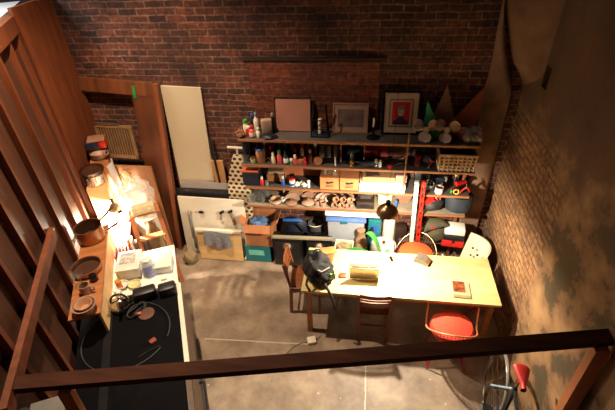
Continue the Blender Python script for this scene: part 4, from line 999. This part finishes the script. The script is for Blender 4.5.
def lcup(label, w, u, z=ZL, m=clay, r=.05, h=.09, rz=0.):
    t = lth('mug', label, 'mug', w, u, z, rz)
    obj('cup', B().lathe([(r*.85, 0), (r, .006), (r, h), (r*.88, h), (r*.82, .01)]), m, t)
    obj('handle', B().tube([(r*.95, 0, h*.8), (r*1.7, 0, h*.75), (r*1.75, 0, h*.35), (r*.95, 0, h*.2)], .008), m, t)
lcup('tan stoneware mug on ledge in front of the frying pan', -1.24, 3.24, rz=-.3)
t = lth('drinking_glass', 'stemmed glass on the ledge beside the tan mug', 'glass', -1.29, 3.37, ZL)
obj('glass_wall', B().lathe([(.035, 0), (.006, .01), (.006, .06), (.035, .1), (.038, .15), (.034, .15), (.03, .1)]), glass, t)
t = lth('small_pot', 'small dark glossy pot next to the stemmed glass', 'pot', -1.18, 3.38, ZL)
obj('body', B().lathe([(.03, 0), (.042, .03), (.035, .06), (.03, .06)]), blackg, t)
t = lth('bowl_stack', 'pair of nested tan bowls at the near end of the ledge', 'bowl', -1.22, 3.0, ZL)
obj('bowl', B().lathe([(.06, 0), (.1, .06), (.105, .08), (.095, .08), (.055, .012)], n=28), clay, t)
obj('inner_bowl', B().lathe([(.04, .03), (.075, .09), (.07, .09), (.035, .04)], n=28), mat('pale stoneware', '#b88a68', .5), t)
# small bright things along the ledge front
for k, (u, m, lb) in enumerate(((3.72, red, 'red packet'), (3.62, mat('lime packet', '#9cbf3a', .6), 'lime green packet'), (3.5, mat('orange packet', '#c9772c', .6), 'orange packet'), (3.36, white, 'white packet'))):
    one('packet', lb+' standing on counter against the ledge front', 'packet', B().box((0, 0, .05), (.045, .07, .10), bev=.008), m, L(-1.03, u, .901), LZ+.3*k)
# dish tub, jug, white box, bowls, black boxes, kettle
t = lth('dish_tub', 'square white tub with grey patterned lid on counter', 'tub', -.91, 3.72, .901, -.12)
obj('body', B().box((0, 0, .07), (.24, .3, .14), bev=.02, taper=.92), white, t)
obj('lid', B().box((0, 0, .148), (.25, .31, .018), bev=.008), white, t)
obj('patterned_inset', B().box((-.01, .03, .159), (.16, .17, .004)), mat('grey speckle', '#b5b2aa', .5, 0, .5, 30), t, False)
obj('tab', B().box((.135, .05, .145), (.03, .08, .014), bev=.004), white, t)
t = lth('plastic_jug', 'clear plastic jug with blue liquid beside the white tub', 'jug', -.72, 3.6, .901)
obj('body', B().lathe([(.07, 0), (.078, .01), (.07, .15), (.05, .2), (.045, .2), (.062, .15)], n=24), film, t)
obj('blue_fill', B().lathe([(.065, .006), (.07, .012), (.067, .075), (.002, .076)], n=24), mat('blue liquid', '#4a5cc0', .3), t)
obj('lid', B().lathe([(.052, .2), (.052, .215), (.02, .225)]), white, t)
t = lth('food_box', 'rounded white lidded box at the room side of counter', 'box', -.575, 3.66, .901, -.12)
obj('body', B().box((0, 0, .045), (.19, .23, .09), bev=.025), mat('frosted box', '#d8d6d0', .4), t)
obj('lid', B().box((0, 0, .096), (.2, .24, .016), bev=.007), white, t)
bowl('white bowl on the counter beside the ledge, left one', white, L(-1.0, 3.50, .901), .062, .045)
bowl('shallow white bowl with yellow inside on counter, right one', mat('pale yellow glaze', '#d8cf9a', .4), L(-.88, 3.47, .901), .065, .04)
t = lth('note_paper', 'printed white sheet lying at back of the black boxes', 'paper', -.62, 3.45, .901)
obj('sheet', B().box((0, 0, .001), (.22, .13, .002)), paper, t, False)
obj('green_mark', B().box((.03, 0, .0025), (.06, .03, .001)), mat('pale green', '#9fc07a', .6), t, False)
for k, (w, u, sx_, lb) in enumerate(((-.77, 3.26, .22, 'wide black box with rounded edges at back edge of stove'), (-.55, 3.24, .17, 'narrow black box at the room side corner of stove'))):
    one('black_case', lb, 'case', B().box((0, 0, .055), (sx_, .12, .11), bev=.022), mat('black leatherette', '#141318', .45), L(w, u, .911), LZ+.05)
t = lth('kettle', 'shiny steel kettle with black handle at corner of stove', 'kettle', -1.0, 3.2, .911)
obj('body', B().lathe([(.09, 0), (.1, .02), (.09, .08), (.05, .115), (.015, .125), (.012, .14)]), chrome, t)
obj('handle', B().tube([(.075*math.cos(a), 0, .1+.09*math.sin(a)) for a in [i*PI/10 for i in range(11)]], .011), black, t)
obj('spout', B().tube([(0, -.08, .05), (0, -.13, .08), (0, -.15, .12)], [.02, .015, .012]), chrome, t)
t = lth('cable_coil', 'tangle of cables beside the kettle on stove', 'cable', -.86, 3.10, .911)
rw = random.Random(8)
obj('cable', B().tube([(.07*math.cos(a)*(1+.3*math.sin(2.3*a)), .08*math.sin(a*1.1), .02+.012*math.sin(3*a)) for a in [i*PI/9 for i in range(40)]], .008), rubber, t)
obj('plug', B().box((.02, -.06, .02), (.05, .03, .03), bev=.006), mat('orange plug', '#a8543a', .5), t)
one('trivet', 'round brown wooden trivet lying on black stove top', 'trivet', B().lathe([(.07, 0), (.075, .004), (.075, .012), (.065, .014), (.002, .012)], n=28), mat('brown trivet', '#5c3626', .6), L(-.77, 3.03, .911))
one('matchbox', 'small red brown box on the black stove top', 'box', B().box((0, 0, .012), (.06, .045, .024), bev=.003), mat('brick red box', '#8a3a26', .6), L(-.72, 2.68, .911), LZ+.5)
hz = one('gas_hose', 'large loop of thin grey hose lying on the stove top', 'hose', B().tube([(.39*math.cos(a), .38*math.sin(a), .006) for a in [-.4+i*PI*1.9/40 for i in range(41)]], .005), mat('grey hose', '#303336', .6), L(-.95, 2.84, .912), LZ)
one('spoon', 'thin dark spoon lying on the stove top inside the hose', 'spoon', B().tube([(-.1, 0, .006), (0, .01, .006), (.1, 0, .008)], .005), darkmet, L(-.75, 2.58, .911), LZ+.3)
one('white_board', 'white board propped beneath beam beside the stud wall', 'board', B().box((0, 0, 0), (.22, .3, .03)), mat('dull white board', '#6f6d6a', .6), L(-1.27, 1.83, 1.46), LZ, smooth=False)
one('pipe', 'black pipe end standing beside the left beam end', 'pipe', B().cyl((0, 0, 0), (0, 0, 1.72), .045, n=18), black, L(-1.29, 1.74, 0))
# red striped rack between ledge and tub
t = lth('plate_rack', 'red slatted rack standing on counter behind the white tub', 'rack', -1.0, 3.99, .901)
for k in range(5): obj('slat', B().box((-.07+.035*k, 0, .05), (.014, .2, .1)), mat('red slat', '#a83a22', .5), t, False)
obj('base', B().box((0, 0, .006), (.17, .2, .012)), oakx, t, False)
# clamp lamp
t = lth('clamp_lamp', 'metal clamp lamp shining on the corner bench', 'lamp', -1.06, 4.66, .901)
obj('arm', B().tube([(.09, .02, 0), (.1, .05, .25), (.08, .12, .42), (.04, .05, .40), (0, 0, .33)], .006), chrome, t)
obj('shade', B().lathe([(.075, .22), (.07, .25), (.045, .29), (.022, .31), (.018, .33), (.014, .31), (.04, .284), (.064, .25), (.071, .22)], n=24, loop=True), mat('brushed tan metal', '#a89274', .3, .8), t)
obj('socket', B().cyl((0, 0, .31), (0, 0, .37), .02), darkmet, t)
obj('base', B().box((.09, .02, .015), (.07, .08, .03), bev=.005), darkmet, t)
obj('bulb', B().lathe([(.001, .20), (.018, .207), (.026, .225), (.022, .25), (.012, .29)]), MATS['lamp bulb'], t)
one('printed_card', 'small printed card lying on the bright bench', 'card', B().box((0, 0, .001), (.07, .1, .002)), mat('yellow purple card', '#c8a04a', .6, 0, .8, 25), L(-1.25, 4.42, .901), LZ+.2, smooth=False)
one('paper_sheet', 'tan folded sheet at near end of the bright bench', 'paper', B().box((0, 0, .002), (.16, .2, .004)), mat('tan sheet', '#d8c69a', .7, 0, .04), L(-1.12, 4.16, .901), LZ-.1, smooth=False)
# plastic wrapped bundle in the corner and its box, hanging film
t = lth('storage_drum', 'pale cardboard drum in the corner below plastic bundle', 'drum', -.76, 4.80, 0)
obj('wall', B().lathe([(.17, 0), (.17, .84), (.175, .84), (.175, .87), (.16, .87)], n=28), offw, t)
t = lth('wrapped_bundle', 'bundle under crumpled clear plastic sheet in left corner', 'bundle', -.80, 4.78, .872)
obj('plastic_sheet', B().blob((0, 0, .26), (.20, .2, .28), 91, .14, 4, 5), film, t)
obj('contents', B().box((-.02, 0, .20), (.2, .2, .34), bev=.03, rot=(.1, .1, .4)), paper, t)
obj('handle', B().tube([(-.09, .12, .46), (-.12, .14, .57), (-.06, .15, .62), (.0, .14, .54)], .007), chrome, t)
t = lth('plastic_film', 'sheet of clear plastic hanging beside the stacked pots', 'plastic sheet', -1.03, 5.02, .901)
def filmf(u, v): return (.06*math.sin(u*9+v*3)*.3+.05*u, -.1+.24*u+.015*math.sin(7*u+4*v), .66*v)
obj('sheet', B().grid(filmf, 16, 12, .003), mat('milky plastic sheet', '#f2f3f3', .3, 0, .03, alpha=.85), t)
# stepladder
t = lth('step_ladder', 'small wooden stepladder standing beside the counter', 'ladder', -.72, 4.42, 0, .12)
lw = mat('ladder wood', '#a8643c', .5, 0, .25, 2.2, WZ)
for s_ in (-1, 1):
    obj('rail', B().bar((s_*.19, -.14, 0), (s_*.155, .1, 1.08), .034, .05, up=(1, 0, 0)), lw, t, False)
    obj('rear_leg', B().bar((s_*.17, .15, 0), (s_*.15, .13, 1.05), .02, .035, up=(1, 0, 0)), lw, t, False)
for k, z in enumerate((.25, .50, .75)):
    obj('tread', B().box((0, -.14+.24*z/1.08, z), (.34-.03*z, .09, .02)), mat('worn tread', '#9c683c', .6, 0, .15, 3, WX), t, False)
obj('top_board', B().box((0, .11, 1.09), (.36, .17, .024), bev=.006), lw, t, False)
one('plaster_tray', 'cream tray with moulded relief on top of the stepladder', 'tray', B().box((0, 0, .05), (.26, .10, .1), bev=.006).blob((-.04, -.05, .05), (.05, .02, .035), 93, .3).blob((.06, -.05, .05), (.04, .02, .03), 94, .3), mat('cream plaster', '#d8c8a0', .8, 0, .15, 14), L(-.73, 4.50, 1.103), LZ+.12)
t = lth('hanging_sack', 'pale sack hanging inside the stepladder', 'sack', -.70, 4.47, .0, .12)
obj('sack', B().blob((0, .13, .5), (.11, .055, .34), 96, .10), khaki, t)
one('sack', 'pale sack slumped on concrete at the right of the stepladder', 'sack', B().blob((0, 0, .10), (.09, .10, .12), 97, .15), khaki, L(-.36, 4.66, 0), LZ)
for k, (w, u, h, m, lb) in enumerate(((-.935, 4.10, 1.0, offw, 'white board leaning upright between counter and stepladder'), (-.90, 4.10, .95, oldwood, 'dark brown board leaning against the white one'), (-.97, 4.12, 1.02, plyx, 'pale wooden batten leaning behind the white board'))):
    one('board', lb, 'board', B().box((0, 0, h/2), (.02, .10 if k else .14, h)), m, L(w+.06, u, 0), rot=(-.05, -.03, LZ), smooth=False)
# ------------------------------------------------------------------ leaning things at the back left
t = thing('door_frame', 'big old reddish wooden frame leaning on the back wall', 'frame', (-3.10, 4.30, 0), rot=(-.065, .075, 0))
obj('top_rail', B().box((-.03, 0, 2.40), (.92, .05, .16)), oldwood, t, False)
obj('stile', B().box((.30, .0, 1.16), (.29, .04, 2.32)), mat('stained wide plank', '#5f331c', .5, 0, .5, 1.4, (4, 4, 1.2)), t, False)
obj('stile', B().box((.475, -.012, 1.24), (.06, .07, 2.48)), mat('frame edge wood', '#7d4526', .5, 0, .3, 2, WZ), t, False)
obj('mid_rail', B().box((-.18, .005, 1.50), (.66, .03, .07)), oldwood, t, False)
obj('green_tape', B().box((.2, -.03, 2.36), (.035, .012, .14)), mat('green tape', '#1f8a3c', .6), t, False)
t = thing('louvered_shutter', 'slatted louvre panel in pale frame inside the wooden frame', 'shutter', (-3.04, 4.235, 1.57), rot=(-.05, .03, 0))
sl = B()
for k in range(13): sl.box((-.2+.4*k/12, 0, .2), (.014, .014, .38))
obj('slats', sl, mat('pale slat wood', '#80603f', .6), t, False)
obj('frame', B().box((0, 0, .40), (.47, .024, .03)).box((0, 0, .0), (.47, .024, .04)).box((-.225, 0, .2), (.025, .024, .4)).box((.225, 0, .2), (.025, .024, .4)), mat('pale slat wood', '#80603f', .6), t, False)
obj('backing', B().box((0, .014, .2), (.44, .004, .38)), mat('dark backing', '#241a14', .8), t, False)
one('plywood_sheet', 'tan plywood sheet standing below the louvre panel', 'sheet', B().box((0, 0, .72), (.62, .02, 1.44)), plyz, (-2.98, 4.20, 0), rot=(-.02, 0, 0), smooth=False)
one('pipe', 'pale horizontal rod above the louvre panel', 'rod', B().cyl((-.2, 0, 0), (.12, 0, -.01), .01), steel, (-3.05, 4.24, 2.02))
one('drywall_panel', 'tall plain cream panel leaning on the back brick wall', 'panel', B().box((0, 0, 1.2), (.49, .03, 2.36)), mat('cream panel', '#c8b99c', .6, 0, .04, 2), (-2.27, 4.455, 0), rot=(-.023, .04, 0), smooth=False)
one('drawing_portfolio', 'large black portfolio standing behind the white door', 'portfolio', B().box((0, 0, .5), (1.12, .03, 1.0), bev=.008), black, (-2.14, 4.375, 0), rot=(-.035, 0, 0))
one('foam_board', 'pale grey board poking up behind the black portfolio', 'board', B().box((0, 0, .55), (.78, .012, 1.1)), mat('grey foam board', '#9c948e', .6, 0, .05), (-2.08, 4.41, 0), rot=(-.02, .03, 0), smooth=False)
one('plank', 'short tan wooden plank standing beside the ironing board', 'plank', B().box((0, 0, .71), (.16, .03, 1.42)), mat('tan plank wood', '#b98a58', .55, 0, .2, 1.6, WZ), (-1.885, 4.465, 0), smooth=False)
one('pole', 'thin dark pole leaning beside the tan plank', 'pole', B().cyl((0, 0, 0), (-.06, .0, 1.86), .014), black, (-1.86, 4.44, 0))
t = thing('cabinet_door', 'white painted door panel with grey handles leaning before portfolio', 'door panel', (-2.03, 4.225, 0), rot=(-.09, .02, 0))
obj('panel', B().box((0, 0, .47), (.92, .03, .92), bev=.004), offw, t, False)
obj('pull_handle', B().tube([(-.30, -.02, .72), (-.32, -.05, .70), (-.31, -.05, .3), (-.30, -.02, .22)], .02), grey, t)
obj('grip_bar', B().box((-.30, -.035, .2), (.04, .03, .2), bev=.006), steel, t)
for x, z in ((-.16, .72), (-.13, .72), (.13, .73), (.16, .75), (.25, .75), (.28, .77)): obj('knob', B().lathe([(.012, 0), (.02, .03), (.002, .034)], rot=(PI/2, 0, 0), c=(x, -.015, z)), darkmet, t)
obj('lever', B().tube([(.26, -.03, .74), (.29, -.04, .66), (.31, -.035, .56)], [.018, .02, .024]), clay2, t)
obj('lever', B().tube([(.13, -.03, .72), (.12, -.04, .62)], .012), clay2, t)
t = thing('plywood_board', 'small pale plywood panel with white tube frame leaning in front', 'panel', (-1.93, 4.10, 0), rot=(-.12, 0, 0))
obj('panel', B().box((0, 0, .23), (.62, .02, .44), bev=.003), plyx, t, False)
obj('top_rail', B().box((-.0, -.0, .49), (.66, .06, .05), bev=.006), offw, t)
obj('tube_frame', B().tube([(.34, .02, .50), (.37, .03, .40), (.37, .03, .12), (.33, .02, .03)], .013), white, t)
def clf(u, v):
    x = -.16+.36*u; z = .52-.02*u-(.27-.10*abs(u-.55))*v
    return (x+.03*v*(u-.5), -.035-.012*math.sin(u*17)*v-.01*math.sin(u*7+2), z)
one('cloth', 'crumpled grey cloth draped over the small plywood panel', 'cloth', B().grid(clf, 22, 10, .006), greyc, (-1.96, 4.08, 0), rot=(-.12, 0, 0))
t = thing('ironing_board', 'polka dot ironing board standing on end by shelving', 'ironing board', (-1.66, 4.30, .02), rot=(-.11, .04, 0))
ib = []
for i in range(21):
    v = i/20; wd = .155 if v < .62 else .155*max(.32, math.cos((v-.62)/.38*1.22)); ib.append((wd, 1.50*v))
pts = [(w_, z) for w_, z in ib]+[(-w_, z) for w_, z in ib[::-1]]
o = obj('padded_top', B().prism(pts, .035), dots_mat('polka dot cotton', '#cdb894', '#2a1c1a', .074), t, False)
o.rotation_euler = (PI/2, 0, 0)
o.data.transform(Matrix.Rotation(-PI/2, 4, 'X'))
obj('tee_foot', B().box((0, 0, 1.6), (.25, .025, .025), bev=.005).bar((0, .02, 1.45), (0, 0, 1.6), .02), offw, t)
# ------------------------------------------------------------------ lights
def light(name, kind, loc, energy, col, **kw):
    d = bpy.data.lights.new(name, kind); d.energy = energy; d.color = col
    for k, v in kw.items(): setattr(d, k, v)
    o = bpy.data.objects.new(name, d); C.objects.link(o); o.location = loc
    return o
light('pendant_lamp_light', 'POINT', (.245, 3.32, 1.592), 265, (1, .87, .67), shadow_soft_size=.025)
p_ = L(-1.06, 4.66, 1.085)
light('clamp_lamp_light', 'POINT', p_, 150, (1, .87, .67), shadow_soft_size=.02)
cl = light('ceiling_lamp_light', 'SPOT', (-2.1, 3.1, 4.9), 850, (1, .74, .50), shadow_soft_size=.05, spot_size=math.radians(112), spot_blend=.95)
cl.rotation_euler = (math.radians(-6), math.radians(4), 0)
slab_fill = light('slab_fill_light', 'AREA', L(WL-.75, 4.9, 4.2), 40, (.95, 1, 1), size=.5)  # added unseen fill, only brightens the white drywall slab beyond the stud wall
w = bpy.data.worlds.new('dim room air'); bpy.context.scene.world = w; w.use_nodes = True
w.node_tree.nodes['Background'].inputs['Color'].default_value = (1, .58, .62, 1)
w.node_tree.nodes['Background'].inputs['Strength'].default_value = .03
# ------------------------------------------------------------------ camera
cd = bpy.data.cameras.new('camera'); co = bpy.data.objects.new('camera', cd); C.objects.link(co)
cd.sensor_width = 36; cd.lens = 417.674/615*36; cd.clip_start = .05
right = Vector((.9902989, .13349122, -.038577)); up = Vector((-.04838927, .59155286, .80481283)); fwd = Vector((-.13025578, .79513855, -.59227369))
Mx = Matrix((right, up, -fwd)).transposed().to_4x4(); Mx.translation = Vector((0, 0, 4.1))
co.matrix_world = Mx
s = bpy.context.scene; s.camera = co
s.view_settings.view_transform = 'Standard'; s.view_settings.look = 'None'; s.view_settings.exposure = 0.; s.view_settings.gamma = 1
try:
    s.cycles.use_denoising = True; s.cycles.sample_clamp_indirect = 4.
except Exception: pass
